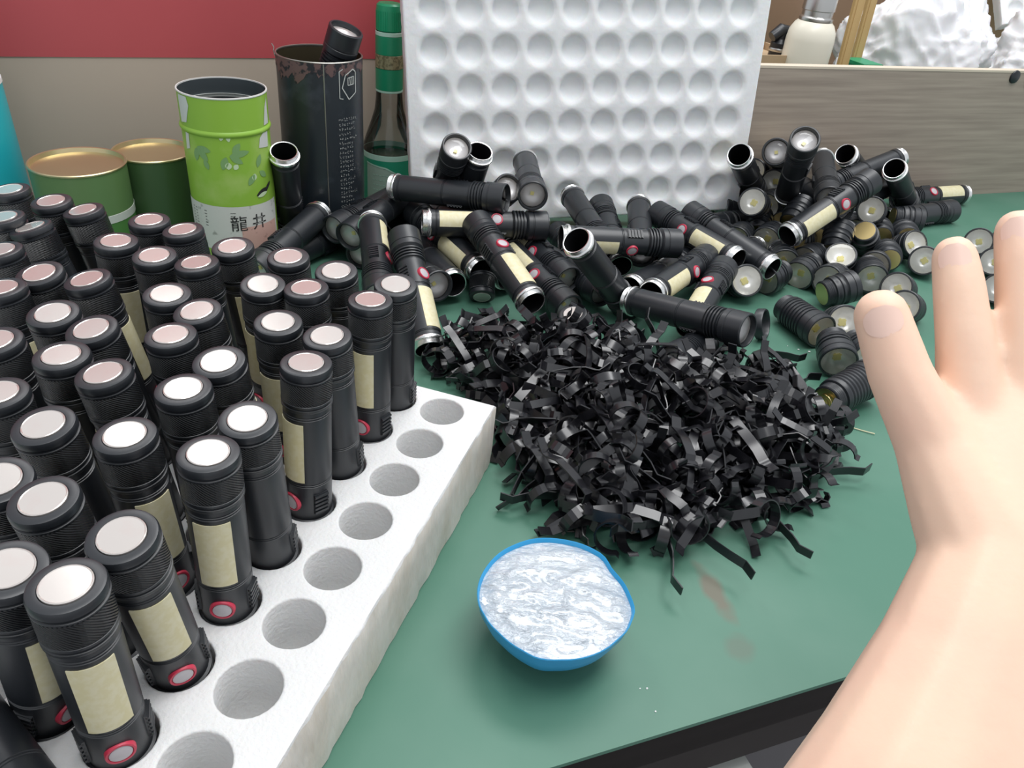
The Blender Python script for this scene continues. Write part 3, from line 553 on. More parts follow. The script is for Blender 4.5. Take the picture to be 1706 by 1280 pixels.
TRAY_O = V((-0.04666, 0.43500, 0.05506)); tu = V((0.03781872, -0.00952598, 0)).normalized(); tv = V((0.00952598, 0.03781872, 0)).normalized()
UN, QN = .039, .039 * .92562
TRAYM = frame(TRAY_O, (0, 0, 1), tu)
me = slab('foam_tray', 11, 9, -QN, UN, .0152, .046, .0548, .0, .0, .027, .0227, .0012, [K['foam'], K['foamcut']], .0006) if False else None
# columns run to the left: build with +x to the left edge by starting from the leftmost column
me = slab('foam_tray', 11, 9, QN, UN, .0152, .046, .0548, .030, .824 * UN, .027, .0227, .0012, [K['foam'], K['foamcut']], .0006)
tray = link('foam_tray', me, None, TRAYM @ Matrix.Translation((-10 * QN, 0, 0)))
tag(tray, 'thick white foam tray with rows of round holes holding upright flashlights', 'tray')

# foam sheet leaning at the back
SA, SL, SR = R(15), R(5), R(3.4)
t1 = V((math.cos(SA), math.sin(SA), 0)); bk = V((-math.sin(SA), math.cos(SA), 0)); su = V((0, 0, math.cos(SL))) + bk * math.sin(SL)
ex = t1 * math.cos(SR) + su * math.sin(SR); ey = su * math.cos(SR) - t1 * math.sin(SR); ez = ex.cross(ey)
SO = V((-.14, .875, 0)) + t1 * .0229 + su * .1581
me = slab('foam_sheet', 10, 8, .0399, .0413, .0140, .0115, .028, .032, .034, .030, .033, .0058, [K['sheet'], K['sheet']], .0004)
sm_ = Matrix((ex, ey, ez)).transposed().to_4x4(); sm_.translation = SO + ey * (4 * .0413)
sheet = link('foam_sheet', me, None, sm_); tag(sheet, 'tall white foam sheet with round dimples propped upright behind the pile', 'foam sheet')

# ================================================================ flashlights
RB = .0128
def arc_patch(r0, r1, z0, z1, a, n=10):    # curved plate about +X
    b = MB(); vs = []; fs = []
    for k in range(n + 1):
        t = -a + 2 * a * k / n; c, s_ = math.cos(t), math.sin(t)
        vs += [(r0 * c, r0 * s_, z0), (r1 * c, r1 * s_, z0), (r1 * c, r1 * s_, z1), (r0 * c, r0 * s_, z1)]
    for k in range(n):
        for q in range(4): fs.append((k * 4 + q, k * 4 + (q + 1) % 4, k * 4 + 4 + (q + 1) % 4, k * 4 + 4 + q))
    fs += [(0, 1, 2, 3), (n * 4 + 3, n * 4 + 2, n * 4 + 1, n * 4)]
    return b.add(vs, fs, True)
def body_meshes(z0, z1, zp0, zp1, zb, zl0, zl1, flip):
    d = {}
    pr = [(RB - .0006, z0)]
    def groove(z, w=.0006, dp=.0005): return [(RB, z - w), (RB - dp, z - w * .5), (RB - dp, z + w * .5), (RB, z + w)]
    pr += [(RB, z0 + .0006)]
    gz = sorted([zp0 - .0035, zp0 - .0022, zp1 + .003, zp1 + .0044])
    for g in gz: pr += groove(g)
    pr += [(RB, z1)]
    b = MB(); b.lathe(pr, 36); d['body'] = b.mesh('flashlight_body', K['black'])
    b = arc_patch(RB - .001, RB + .0004, zp0, zp1, R(38)); d['panel'] = b.mesh('light_panel', K['cob'])
    b = MB(); b.lathe([(0, .0014), (.0030, .0013), (.0044, .0009), (.0047, 0), (.0047, -.002)], 20); d['button'] = b.mesh('switch_button', K['button'])
    b = MB(); b.lathe([(.0046, -.002), (.0046, .0006), (.0049, .0011), (.0057, .0010), (.0060, .0003), (.0060, -.002)], 24); d['ring'] = b.mesh('button_ring', K['red'])
    b = MB(); w = .0085; zc = (zl0 + zl1) / 2; L_ = zl1 - zl0
    b.box((RB - .0010, 0, zc), (.0030, w, L_))
    for k in range(5): b.box((RB + .0006, 0, zl0 + L_ * (k + .5) / 5), (.0016, w, L_ * .1))
    d['lug'] = b.mesh('ribbed_lug', K['black']); d['zb'] = zb
    return d
LEN = .122
def head_prof(z0, z1):
    h = .0146; p = [(RB, z0), (RB, z0 + .0015)]
    for k in range(4):
        z = z0 + .0022 + k * .0030; p += [(RB + .0012, z), (RB + .0012, z + .0013), (RB - .0006, z + .0016), (RB - .0006, z + .0026)]
    z = z0 + .0150; p += [(RB + .0006, z), (h, z + .0010), (h, z + .0052), (h - .0005, z + .0056), (h - .0005, z + .0063), (h, z + .0067), (h, z1 - .0008), (h - .0007, z1), (h - .0018, z1), (h - .0022, z1 - .001), (h - .0024, z1 - .011), (0, z1 - .0115)]
    return p
B1 = body_meshes(.0072, .088, .0155, .056, .0705, .064, .080, False)
MH = MB().lathe(head_prof(.086, LEN), 36).mesh('flashlight_head', K['black'])
q = MB(); q.lathe([(.0112, .045), (.0112, .0003), (.0116, 0), (.0122, 0), (.0125, .0006), (.0121, .0011), (.0125, .0017), (.0121, .0022), (.0125, .0028), (.0121, .0033), (.0125, .0039), (.0121, .0045), (.0126, .0050), (.0138, .0052), (.0140, .0058), (.0140, .0070), (.0137, .0076), (.0128, .0078)], 40)
MRING = q.mesh('threaded_ring', K['silver'])
q = MB(); q.lathe([(.0111, .0012), (.0111, .05), (0, .0505)], 32); MBORE = q.mesh('battery_bore', K['black_in'])
q = MB(); q.lathe([(.0119, LEN - .0048), (.0119, LEN - .006), (.0085, LEN - .0085), (.0045, LEN - .0100), (0, LEN - .0102)], 32); MREFL = q.mesh('reflector', K['reflw'])
q = MB(); q.box((0, 0, LEN - .0092), (.0034, .0034, .0012)); MCHIP = q.mesh('led_chip', K['chip'])
q = MB(); q.lathe([(.0121, LEN - .0062), (.0121, LEN - .0046), (.0105, LEN - .0034), (.0070, LEN - .0022), (.0032, LEN - .0017), (0, LEN - .0016)], 32); MLENS = q.mesh('lens', K['lens'])
def set_button(par, d, z, r=RB):
    m = Matrix.Translation((r - .0002, 0, z)) @ Matrix.Rotation(R(90), 4, 'Y')
    o = link('switch_button', d['button'], par); o.matrix_local = m
    o2 = link('button_ring', d['ring'], o); return o
def build_loose():
    r_ = empty('flashlight', Matrix())
    link('flashlight_body', B1['body'], r_); link('light_panel', B1['panel'], r_); set_button(r_, B1, B1['zb'])
    for a in (78, -78):
        o = link('ribbed_lug', B1['lug'], r_); o.matrix_local = Matrix.Rotation(R(a), 4, 'Z')
    rg = link('threaded_ring', MRING, r_); link('battery_bore', MBORE, rg)
    hd = link('flashlight_head', MH, r_); link('reflector', MREFL, hd); link('led_chip', MCHIP, hd); link('lens', MLENS, hd)
    return r_
def copy_tree(o, parent=None):
    c = o.copy(); COL.objects.link(c); c.parent = parent
    for ch in list(o.children): copy_tree(ch, c)
    return c
loose0 = build_loose(); used = [False]
def place(proto, flag, mw, label, cat, group):
    if not flag[0]: flag[0] = True; o = proto
    else: o = copy_tree(proto)
    o.matrix_world = mw; tag(o, label, cat, group)
    for k in ('group',):
        if not group and k in o: del o[k]
    return o
for nm, (T, Hd, sc, s_, lab) in LOOSE.items():
    T, Hd = V(T), V(Hd); ax = (Hd - T).normalized(); phi = math.asin(s_) if abs(s_) <= 1 else R(155)
    place(loose0, used, facing(T, ax, phi) @ Matrix.Scale(sc, 4), lab, 'flashlight', 'flashlights in the loose pile')

# --- upright ones in the tray: cap up, head down in the hole; origin at the foam surface, cap top at TOPZ
TOPZ = .0975
B2 = body_meshes(-.002, TOPZ - .0235, TOPZ - .071, TOPZ - .0315, TOPZ - .0875, TOPZ - .094, TOPZ - .080, True)
RC = .01345
q = MB(); q.lathe([(RB - .0005, TOPZ - .0242), (RC - .0003, TOPZ - .0240), (RC, TOPZ - .0236), (RC, TOPZ - .0222), (RC - .0007, TOPZ - .0219), (RC - .0007, TOPZ - .0210), (RC, TOPZ - .0207), (RC, TOPZ - .0196), (RC - .0005, TOPZ - .0193)], 40)
q.lathe([(RC - .0004, TOPZ - .0066), (RC, TOPZ - .0063), (RC, TOPZ - .0056), (RC - .0009, TOPZ - .0052), (RC - .0009, TOPZ - .0042), (RC, TOPZ - .0038), (RC, TOPZ - .0016), (RC - .0005, TOPZ - .0004), (RC - .0014, TOPZ), (.0094, TOPZ - .0001), (.0091, TOPZ - .0004), (.0091, TOPZ - .002), (0, TOPZ - .002)], 40)
MCAP = q.mesh('tail_cap', K['black'])
q = MB(); q.lathe([(RC - .0003, TOPZ - .0193), (RC - .0001, TOPZ - .0190), (RC - .0001, TOPZ - .0068), (RC - .0004, TOPZ - .0066)], 40); MKN = q.mesh('knurled_grip', K['knurl'])
q = MB(); q.lathe([(.0090, TOPZ - .0018), (.0090, TOPZ + .0003), (.0086, TOPZ + .0006), (.0083, TOPZ + .00035), (0, TOPZ + .00035)], 36); MDISC = q.mesh('cap_disc', K['disc'])
hp = [(r_, -z) for r_, z in head_prof(.0, .036)]
q = MB(); q.lathe(hp, 32); MH2 = q.mesh('flashlight_head', K['black'])
def build_upright():
    r_ = empty('upright_flashlight', Matrix())
    link('flashlight_body', B2['body'], r_); link('light_panel', B2['panel'], r_); set_button(r_, B2, B2['zb'])
    for a in (78, -78):
        o = link('ribbed_lug', B2['lug'], r_); o.matrix_local = Matrix.Rotation(R(a), 4, 'Z')
    cp = link('tail_cap', MCAP, r_); link('knurled_grip', MKN, cp); link('cap_disc', MDISC, cp)
    link('flashlight_head', MH2, r_)
    return r_
up0 = build_upright(); usedu = [False]
ORD = ['first', 'second', 'third', 'fourth', 'fifth', 'sixth', 'seventh', 'eighth', 'ninth']
SPIN = {(1, 1): -.5, (1, 3): -.75, (1, 4): 9, (1, 5): -.25, (1, 6): -.05, (1, 7): -.08, (2, 2): -.6, (2, 5): .3, (2, 7): .5, (3, 1): -.75, (3, 4): -.92, (4, 0): .2, (5, 1): -.9, (6, 1): 0, (5, 2): .9, (6, 3): .8, (2, 3): .95}
GLARE = {(1, 4): 'glaring white', (1, 5): 'glaring white', (2, 3): 'glaring white', (2, 5): 'creamy white'}
for (j, i), (Bp, Tp) in TRAYF.items():
    Bp, Tp = V(Bp), V(Tp); s_ = SPIN.get((j, i), 9); phi = math.asin(s_) if abs(s_) <= 1 else R(150)
    line = 'line beside the empty holes' if j == 1 else ORD[j - 1] + ' line from the empty holes'
    if j == 9: lab = 'upright black flashlight in foam tray, at its far back left end'
    else:
        lab = 'upright black flashlight in foam tray, %s, %s from back' % (line, ORD[i])
        if (j, i) in GLARE: lab = 'upright flashlight with %s cap disc, %s, %s from back' % (GLARE[(j, i)], line, ORD[i])
    place(up0, usedu, facing(Bp, Tp - Bp, phi), lab, 'flashlight', 'upright flashlights in the foam tray')

# --- separate lamp heads in the right-hand pile
def build_head(name, L_, back):
    h = .0146; r_ = empty(name, Matrix())
    p = [(0, 0), (.0105, 0), (.0112, .0004)]
    for k in range(4): p += [(.0116, .0008 + k * .0016), (.0112, .0016 + k * .0016)]
    p += [(.0118, .0076), (.0134, .0082), (.0134, .0100)]
    z = .0108
    while z < L_ - .014: p += [(.0138, z), (.0138, z + .0016), (.0128, z + .0019), (.0128, z + .0028)]; z += .0036
    p += [(.0136, L_ - .0125), (h, L_ - .0118), (h, L_ - .0065), (h - .0005, L_ - .0062), (h - .0005, L_ - .0055), (h, L_ - .0052), (h, L_ - .0006), (h - .0006, L_), (h - .0016, L_), (h - .0018, L_ - .0009), (h - .0022, L_ - .011), (0, L_ - .0112)]
    b = MB(); b.lathe(p, 32); link('housing', b.mesh('housing', K['black']), r_)
    b = MB(); b.lathe([(.0127, L_ - .0010), (.0108, L_ - .0032), (.0078, L_ - .0056), (.0042, L_ - .0074)], 28); b.lathe([(.0042, L_ - .0074), (0, L_ - .0074)], 28); link('reflector', b.mesh('reflector', K['refl']), r_)
    b = MB(); b.box((0, 0, L_ - .0068), (.0054, .0054, .0013))
    for a in range(4): b.box((.0032 * math.cos(a * 1.571 + .4), .0032 * math.sin(a * 1.571 + .4), L_ - .0070), (.0011, .0011, .0008))
    link('led_chip', b.mesh('led_chip', K['chip']), r_)
    b = MB(); b.lathe([(.0129, L_ - .0010), (.0129, L_ - .0003), (.0090, L_ + .0002), (0, L_ + .0004)], 28); link('lens', b.mesh('lens', K['lens']), r_)
    b = MB(); b.disc(.0100, -.0002, 24, False); b.lathe([(.0100, -.0002), (.0100, .0004)], 24)
    if back:
        pts = [(.0062 * (1 - k / 60) * math.cos(k * .55), .0062 * (1 - k / 60) * math.sin(k * .55), -.0003 - k * .00016) for k in range(60)]; b.tube(pts, .00035, 5)
    link('contact_plate', b.mesh('contact_plate', K['brass']), r_)
    return r_
hs0 = build_head('lamp_head', .031, False); hl0 = build_head('long_lamp_head', .050, True); uh, ul = [False], [False]
for nm, (T, Hd, sc, kd, lab) in HEADS.items():
    T, Hd = V(T), V(Hd); ax = (Hd - T).normalized()
    if kd == 'u': ax = (ax + V((0, 0, .38))).normalized(); T = Hd + V((0, 0, .006)) - ax * .031 * sc
    place(hl0 if kd == 'm' else hs0, ul if kd == 'm' else uh, facing(T, ax, random.uniform(0, 3)) @ Matrix.Scale(sc, 4), lab, 'lamp head', 'loose lamp heads in the right pile')

# loose small pieces
def tailcap(name, org, ax, label):
    r_ = empty(name, facing(V(org), V(ax), 0), label, 'cap')
    m = Matrix.Translation((0, 0, -TOPZ + .012))
    c = link('tail_cap', MCAP, r_); c.matrix_local = m
    for nm, me_ in (('knurled_grip', MKN), ('cap_disc', MDISC)): link(nm, me_, c)
tailcap('tail_cap_piece', at(957, 538, .026), (-.25, -.25, .9), 'loose black knurled tail cap lying on the back of the clip heap')
tailcap('tail_cap_piece', at(803, 478, .016), (.1, -.75, -.5), 'cream faced tail cap peeking out under two open flashlight ends')
b = MB(); b.lathe([(.0126, 0), (.0152, 0), (.0156, .0005), (.0156, .0075), (.0150, .0085), (.0136, .0085), (.0130, .0075), (.0126, 0)], 40)
o = b.obj('bezel_ring', K['black'], None, frame(at(1262, 540, .0145), (.85, -.45, .35), (0, 0, 1))); tag(o, 'empty black bezel ring in front of the lens of a lying flashlight', 'ring')
# flashlight lying on the tray's near left corner, mostly out of the frame
p0, p1 = V((-.196, .166, .0695)), V((-.128, .118, .0695)); ax = (p1 - p0).normalized()
o = copy_tree(loose0); o.matrix_world = facing(p0 - ax * .03, ax, 2.6); tag(o, 'dark flashlight lying on the near left corner of the foam tray', 'flashlight', 'flashlights in the loose pile')

# ================================================================ tins and bottles
def face_ang(p): return math.atan2(-p.y, -p.x)                     # angle about z that looks at the viewer
def stand(name, px, py, label, cat):
    p = at(px, py); a = face_ang(p)
    return p, empty(name, frame(p, (0, 0, 1), (math.cos(a), math.sin(a), 0)), label, cat)
# lime tea tin --------------------------------------------------
p, tin = stand('tea_tin', 402, 435, 'tall open lime green tea tin with a paper label and printed leaves', 'tin')
r, h = .0402, .1775
b = MB(); b.lathe([(0, 0), (r - .001, 0), (r, .001), (r, .142), (r + .0011, .1432), (r + .0016, .1447), (r + .0011, .1462), (r, .1475), (r, h - .001)], 56); b.obj('tin_body', K['lime'], tin)
b = MB(); b.lathe([(r, h - .0012), (r + .0006, h - .0004), (r + .0003, h + .0006), (r - .0008, h + .0006), (r - .0010, h - .002)], 56); b.obj('rim', K['scuff'], tin)
b = MB(); b.lathe([(r - .0010, h - .0005), (r - .0010, .06), (0, .0598)], 56); b.obj('tin_lining', K['tinin'], tin)
b = MB(); b.lathe([(r - .0022, .160), (r - .0012, .160), (r - .0012, .163), (r - .0030, .163)], 56); b.obj('inner_ring', K['band'], tin)
lb = wrap([(-.062, .030), (.050, .030), (.050, .0755), (-.062, .0765)], r, .0003).obj('paper_label', K['paper'], tin)
wrap([(.004, .0305), (.046, .0305), (.046, .0545), (.004, .0545)], r, .0005).obj('stamp', K['pinkpaper'], lb)
def cjk(text, size, rad, a_mid, z0, name, par, m, th):
    c = bpy.data.curves.new('t', 'FONT'); c.body = text; c.size = size; c.space_character = 1.45
    t = bpy.data.objects.new('t', c); COL.objects.link(t); dg = bpy.context.evaluated_depsgraph_get(); dg.update()
    me_ = bpy.data.meshes.new_from_object(t.evaluated_get(dg)); bpy.data.objects.remove(t)
    xs = [v.co.x for v in me_.vertices]; x0, x1 = min(xs), max(xs)
    for v in me_.vertices:
        a = (v.co.x - (x0 + x1) / 2) / rad + a_mid; y = v.co.y; v.co = ((rad + th) * math.cos(a), (rad + th) * math.sin(a), z0 + y)
    me_.materials.clear(); me_.materials.append(m); me_.name = name; return link(name, me_, par)
cjk('\u9f8d\u4e95', .0168, r, .30, .0525, 'lettering', lb, K['ink'], .0007)
b = MB()                                                           # faint columns of tiny print, too small to read
for c_, (a, n) in enumerate(((-.048, 9), (-.043, 12), (-.030, 6), (-.004, 5), (-.0015, 4))):
    for k in range(n):
        z = .070 - k * .0030; ww = random.uniform(.0006, .0016)
        s2 = wrap([(a - ww, z - .0008), (a + ww, z - .0008), (a + ww, z - .0002), (a - ww, z - .0001)], r, .0004, 0, None, 1); b.add(s2.v, s2.f, False)
b.obj('fine_print', K['ink'], lb)
def leaf(cx, cz, L_, wd_, ang, m, nm='printed_leaf', th=.0003):
    pts = []
    for k in range(9): t = k / 8; pts.append((t * L_, wd_ * math.sin(math.pi * t) ** .8))
    for k in range(7, 0, -1): t = k / 8; pts.append((t * L_, -wd_ * math.sin(math.pi * t) ** .8))
    c, s_ = math.cos(ang), math.sin(ang); wrap([(cx + x * c - y * s_, cz + x * s_ + y * c) for x, y in pts], r, th).obj(nm, K[m], tin)
for a in ((-.030, .132, .016, .0035, -.9, 'leaf'), (-.030, .132, .014, .003, -.2, 'leaf'), (-.031, .131, .013, .003, -1.7, 'leaf'), (-.024, .121, .010, .0025, -1.2, 'leaf'), (.000, .126, .019, .0032, .15, 'leaf'), (.000, .126, .014, .003, -.6, 'leaf'), (-.003, .125, .013, .0035, -1.9, 'leaf'), (.003, .128, .012, .003, .9, 'leaf'), (.026, .112, .013, .003, 1.2, 'leaf'), (.022, .106, .012, .003, -2.2, 'leaf'), (.028, .108, .011, .0028, -.7, 'leaf')): leaf(*a)
for a in ((-.006, .140, .006, .002, 1.4, 'leafpale'), (.001, .139, .007, .002, 1.7, 'leafpale'), (-.002, .113, .007, .003, 1.5, 'leafpale'), (.003, .113, .006, .0024, .9, 'leafpale'), (.021, .100, .007, .0026, 1.4, 'leafpale')): leaf(*a, 'printed_flower')
leaf(.022, .0845, .017, .0033, .28, 'ink', 'printed_bird'); leaf(.023, .083, .013, .002, .22, 'leafpale', 'printed_bird', .0005); leaf(.033, .087, .012, .0018, .7, 'ink', 'printed_bird', .0006)
wrap([(-.050, .150), (-.040, .152), (-.034, .168), (-.036, .1755), (-.050, .1755)], r, .0003).obj('bare_patch', K['scuff'], tin)
wrap([(-.046, .126), (-.040, .128), (-.039, .142), (-.044, .1425)], r, .0003).obj('bare_patch', K['scuff'], tin)
wrap([(.030, .130), (.044, .128), (.046, .145), (.041, .1455), (.032, .139)], r, .0004).obj('bare_patch', K['scuff'], tin)
wrap([(.040, .149), (.050, .149), (.050, .173), (.044, .165)], r, .0003).obj('bare_patch', K['scuff'], tin)
# dark tin -------------------------------------------------------
p, tin = stand('dark_tin', 545, 386, 'tall dark open tin with a worn brown rim and white print', 'tin'); DARKP = p
r, h = .0436, .196
b = MB(); b.lathe([(0, 0), (r - .001, 0), (r, .001), (r, h)], 56); b.obj('tin_body', K['darktin'], tin)
rj = random.Random(11); jz = []
for k in range(90):
    a = -r * math.pi * .98 + 2 * r * math.pi * .98 * k / 89; left = max(0, min(1, (.01 - a) / .05)) if a > -.07 else .4
    jz.append((a, h - .0075 - rj.random() * (.006 + .012 * left)))
wrap(jz + [(r * math.pi * .98, h - .0005), (-r * math.pi * .98, h - .0005)], r, .0003).obj('worn_band', K['rust'], tin)
b = MB(); b.lathe([(r, h - .001), (r + .0007, h), (r, h + .0008), (r - .001, h + .0004), (r - .001, h - .002)], 56); b.obj('rim', K['rim'], tin)
b = MB(); b.lathe([(r - .001, h - .0006), (r - .001, .01), (0, .0098)], 56); b.obj('tin_lining', K['tinbrown'], tin)
b = MB(); b.tube([((r + .0002) * math.cos(.08), (r + .0002) * math.sin(.08), z) for z in (.002, .06, .12, h - .001)], .0006, 6); b.obj('seam', K['rim'], tin)
b = MB(); rs = random.Random(5)
for ln in range(24):                                               # a block of white print too small to read
    z = .140 - ln * .0049; n = rs.randint(4, 8); ar = .017
    for k in range(n):
        for st in range(3):
            x = ar + k * .0030 + rs.uniform(0, .0012); zz = z + rs.uniform(-.0012, .0012); ww, hh = (rs.uniform(.0008, .0016), .0003) if st else (.00025, rs.uniform(.0010, .0018))
            s2 = wrap([(x, zz), (x + ww, zz), (x + ww, zz + hh), (x, zz + hh)], r, .0003, 0, None, 1); b.add(s2.v, s2.f, False)
b.obj('fine_print', K['band'], tin)
b = MB()
hexp = [(.022, .172), (.026, .184), (.036, .189), (.040, .186), (.040, .166), (.030, .160)]
def stroke(p0, p1, w_):
    d_ = V((p1[0] - p0[0], p1[1] - p0[1], 0)).normalized(); n_ = V((-d_.y, d_.x, 0)) * w_
    s2 = wrap([(p0[0] + n_.x, p0[1] + n_.y), (p0[0] - n_.x, p0[1] - n_.y), (p1[0] - n_.x, p1[1] - n_.y), (p1[0] + n_.x, p1[1] + n_.y)], r, .0005, 0, None, .002); b.add(s2.v, s2.f, False)
for k in range(6): stroke(hexp[k], hexp[(k + 1) % 6], .0005)
for A_, B_ in (((.019, .162), (.019, .188)), ((.019, .188), (.023, .190)), ((.019, .162), (.023, .161)), ((.029, .181), (.037, .182)), ((.029, .174), (.037, .1745)), ((.029, .174), (.029, .181)), ((.037, .1745), (.037, .182)), ((.032, .175), (.0315, .1815)), ((.0345, .175), (.0345, .182))): stroke(A_, B_, .0004)
b.obj('printed_emblem', K['band'], tin)
b = MB(); b.tube([((r + .001) * math.cos(-1.35), (r + .001) * math.sin(-1.35), h - .002), ((r + .002) * math.cos(-1.36), (r + .002) * math.sin(-1.36), h + .003), ((r + .001) * math.cos(-1.40), (r + .001) * math.sin(-1.40), h + .0055), ((r + .003) * math.cos(-1.42), (r + .003) * math.sin(-1.42), h + .009)], .0005, 6); b.obj('torn_sliver', K['rim'], tin)
# flashlight standing in the dark tin, head up
hd = V((DARKP.x + .030, DARKP.y - .004, .2235)); tl = V((DARKP.x - .014, DARKP.y + .010, .10)); ax = (hd - tl).normalized()
o = copy_tree(loose0); o.matrix_world = facing(hd - ax * LEN * 1.2, ax, 2.7) @ Matrix.Scale(1.2, 4); tag(o, 'black flashlight standing head up inside the tall dark tin', 'flashlight')
if 'group' in o: del o['group']
# gold lidded tins --------------------------------------------------
def lid_tin(px, py, r, h, body, label, band):
    p, t = stand('lidded_tin', px, py, label, 'tin')
    b = MB()
    if band:
        b.lathe([(0, 0), (r - .001, 0), (r, .001), (r, band - .004)], 56); b.obj('tin_base', K['green3'], t)
        b = MB(); b.lathe([(r, band - .004), (r + .0004, band - .0038), (r + .0004, band + .0038), (r, band + .004)], 56); b.obj('paper_band', K['band'], t)
        b = MB(); b.lathe([(r, band + .004), (r, h - .001)], 56); b.obj('tin_body', K[body], t)
    else:
        b.lathe([(0, 0), (r - .001, 0), (r, .001), (r, h - .001)], 56); b.obj('tin_body', K[body], t)
    b = MB(); b.lathe([(r, h - .0014), (r + .0008, h - .0006), (r + .0009, h + .0006), (r + .0002, h + .0014), (r - .0012, h + .0010), (r - .0024, h - .0030), (r - .006, h - .0036), (0, h - .0034)], 56); b.obj('lid', K['gold'], t)
lid_tin(165, 430, .0425, .1005, 'green1', 'squat olive green tin with gold lid and grey band, beside the cyan bottle', .055)
lid_tin(278, 395, .0385, .0960, 'green2', 'dark green tin with a gold lid beside the lime tea tin', 0)
# cyan bottle --------------------------------------------------
p = V((-.558, .716, 0)); a = face_ang(p)
cy = empty('cyan_bottle', frame(p, (0, 0, 1), (math.cos(a), math.sin(a), 0)), 'cyan plastic bottle with a white ring at the left edge', 'bottle')
b = MB(); b.lathe([(0, 0), (.050, 0), (.0510, .002), (.0500, .160)], 48); b.obj('bottle_body', K['cyan'], cy)
b = MB(); b.lathe([(.0500, .160), (.0507, .1605), (.0505, .1645), (.0498, .165)], 48); b.obj('white_ring', K['white'], cy)
b = MB(); b.lathe([(.0498, .165), (.0485, .250), (.0440, .257), (0, .259)], 48); b.obj('bottle_cap', K['cyan'], cy)
# liquor bottle ------------------------------------------------
p, bo = stand('liquor_bottle', 648, 338, 'glass liquor bottle with green cap and green label beside the foam sheet', 'bottle')
rb = .0318
b = MB(); b.lathe([(0, .001), (rb - .002, 0), (rb, .002), (rb, .070), (rb - .001, .078), (rb - .005, .090), (rb - .010, .104), (rb - .0145, .118), (.0160, .130), (.0152, .142), (.0150, .204)], 48); b.obj('glass_body', K['glass'], bo)
b = MB(); b.lathe([(0, .004), (rb - .003, .004), (rb - .003, .062), (0, .062)], 40); b.obj('liquor', K['liquor'], bo)
b = MB(); b.lathe([(rb + .0003, .006), (rb + .0003, .0640)], 48); lb = b.obj('body_label', K['label'], bo)
b = MB(); b.lathe([(rb + .0004, .0640), (rb + .0002, .0700), (rb - .0003, .0705)], 48); b.obj('label_edge', K['mint'], lb)
wrap([(-.030, .008), (.006, .008), (.010, .030), (.004, .044), (.007, .050), (-.004, .056), (-.030, .060)], rb, .0007).obj('pale_panel', K['labelp'], lb)
wrap([(-.030, .0585), (-.004, .0548), (.0085, .0490), (.0050, .0440), (.0068, .0445), (.0100, .0492), (-.003, .0566), (-.030, .0600)], rb, .0010).obj('panel_outline', K['mint'], lb)
b = MB()
for k in range(6):
    for g in range(5):
        x = -.020 + g * .0042; z = .046 - k * .0060; s2 = wrap([(x, z), (x + .0028, z - .0003), (x + .0028, z + .0005), (x, z + .0008)], rb, .0010, 0, None, 1); b.add(s2.v, s2.f, False)
b.obj('fine_print', K['mint'], lb)
for nm, z0_, z1_, rr, m in (('neck_foil', .142, .166, .0160, 'greenfoil'), ('gold_band', .166, .181, .0163, 'goldband'), ('neck_foil', .181, .201, .0160, 'greenfoil'), ('foil_edge', .1395, .142, .0160, 'mint'), ('foil_edge', .201, .2055, .0159, 'mint')):
    b = MB(); b.lathe([(rr - .0006, z0_), (rr, z0_ + .0004), (rr, z1_ - .0004), (rr - .0006, z1_)], 40); b.obj(nm, K[m], bo)
b = MB(); n = 40; prof = [(.0140, .2055), (.0150, .2065), (.0150, .2280), (.0143, .2325), (.0120, .2345), (0, .2348)]
b.lathe(prof, n)
for k in range(n):
    t = 2 * math.pi * k / n; b.box((.0150 * math.cos(t), .0150 * math.sin(t), .217), (.0007, .0010, .020), 0, Matrix.Rotation(t, 3, 'Z'))
b.obj('screw_cap', K['greencap'], bo)
# a stray wire by the dark tin
b = MB(); q0 = V((-.318, .845, .150)); b.tube([q0 + V((x, 0, z)) for x, z in ((-.012, .0), (-.010, .007), (-.005, .0105), (.001, .010), (.006, .006))] , .0004, 6)
o = b.obj('wire_offcut', K['steel']); b = None; tag(o, 'thin curled wire offcut above the lime tin beside the dark tin', 'wire')

# ================================================================ bowl of grease
rim_px = [(795, 982), (807, 949), (849, 911), (896, 897), (938, 899), (971, 907), (1001, 922), (1023, 951), (1048, 986), (1058, 1017), (1050, 1043), (1025, 1071), (985, 1094), (940, 1101), (896, 1098), (866, 1083), (834, 1059), (809, 1031), (796, 1004)]
zr = .036; rp = [at(x, y, zr) for x, y in rim_px]; cen = sum(rp, V((0, 0, 0))) / len(rp); bc = V((cen.x, cen.y, 0))
pol = sorted((math.atan2(q_.y - cen.y, q_.x - cen.x), math.hypot(q_.x - cen.x, q_.y - cen.y)) for q_ in rp)
def rim_r(t):
    t = (t + math.pi) % (2 * math.pi) - math.pi
    for k in range(len(pol)):
        a0, r0 = pol[k]; a1, r1 = pol[(k + 1) % len(pol)]
        if k == len(pol) - 1: a1 += 2 * math.pi
        tt = t if t >= a0 else t + 2 * math.pi
        if a0 <= tt <= a1: f = (tt - a0) / (a1 - a0 + 1e-9); f = f * f * (3 - 2 * f); return r0 + (r1 - r0) * f
    return pol[0][1]
bowl = empty('bowl', Matrix.Translation(bc), 'blue half-ball bowl filled with white grease on the green mat', 'bowl')
b = MB(); n = 72; vs = []; prof = []
for k in range(9): t = k / 8; prof.append((.03 + .97 * math.sin(t * math.pi / 2 * .93) / math.sin(math.pi / 2 * .93), zr * (1 - math.cos(t * math.pi / 2 * .93)) / (1 - math.cos(math.pi / 2 * .93))))
inner = [(max(f - .020, .0), z + .0015 if z < zr - .004 else z) for f, z in reversed(prof)]
rows = prof + [(.992, zr + .0005)] + inner; fs = []
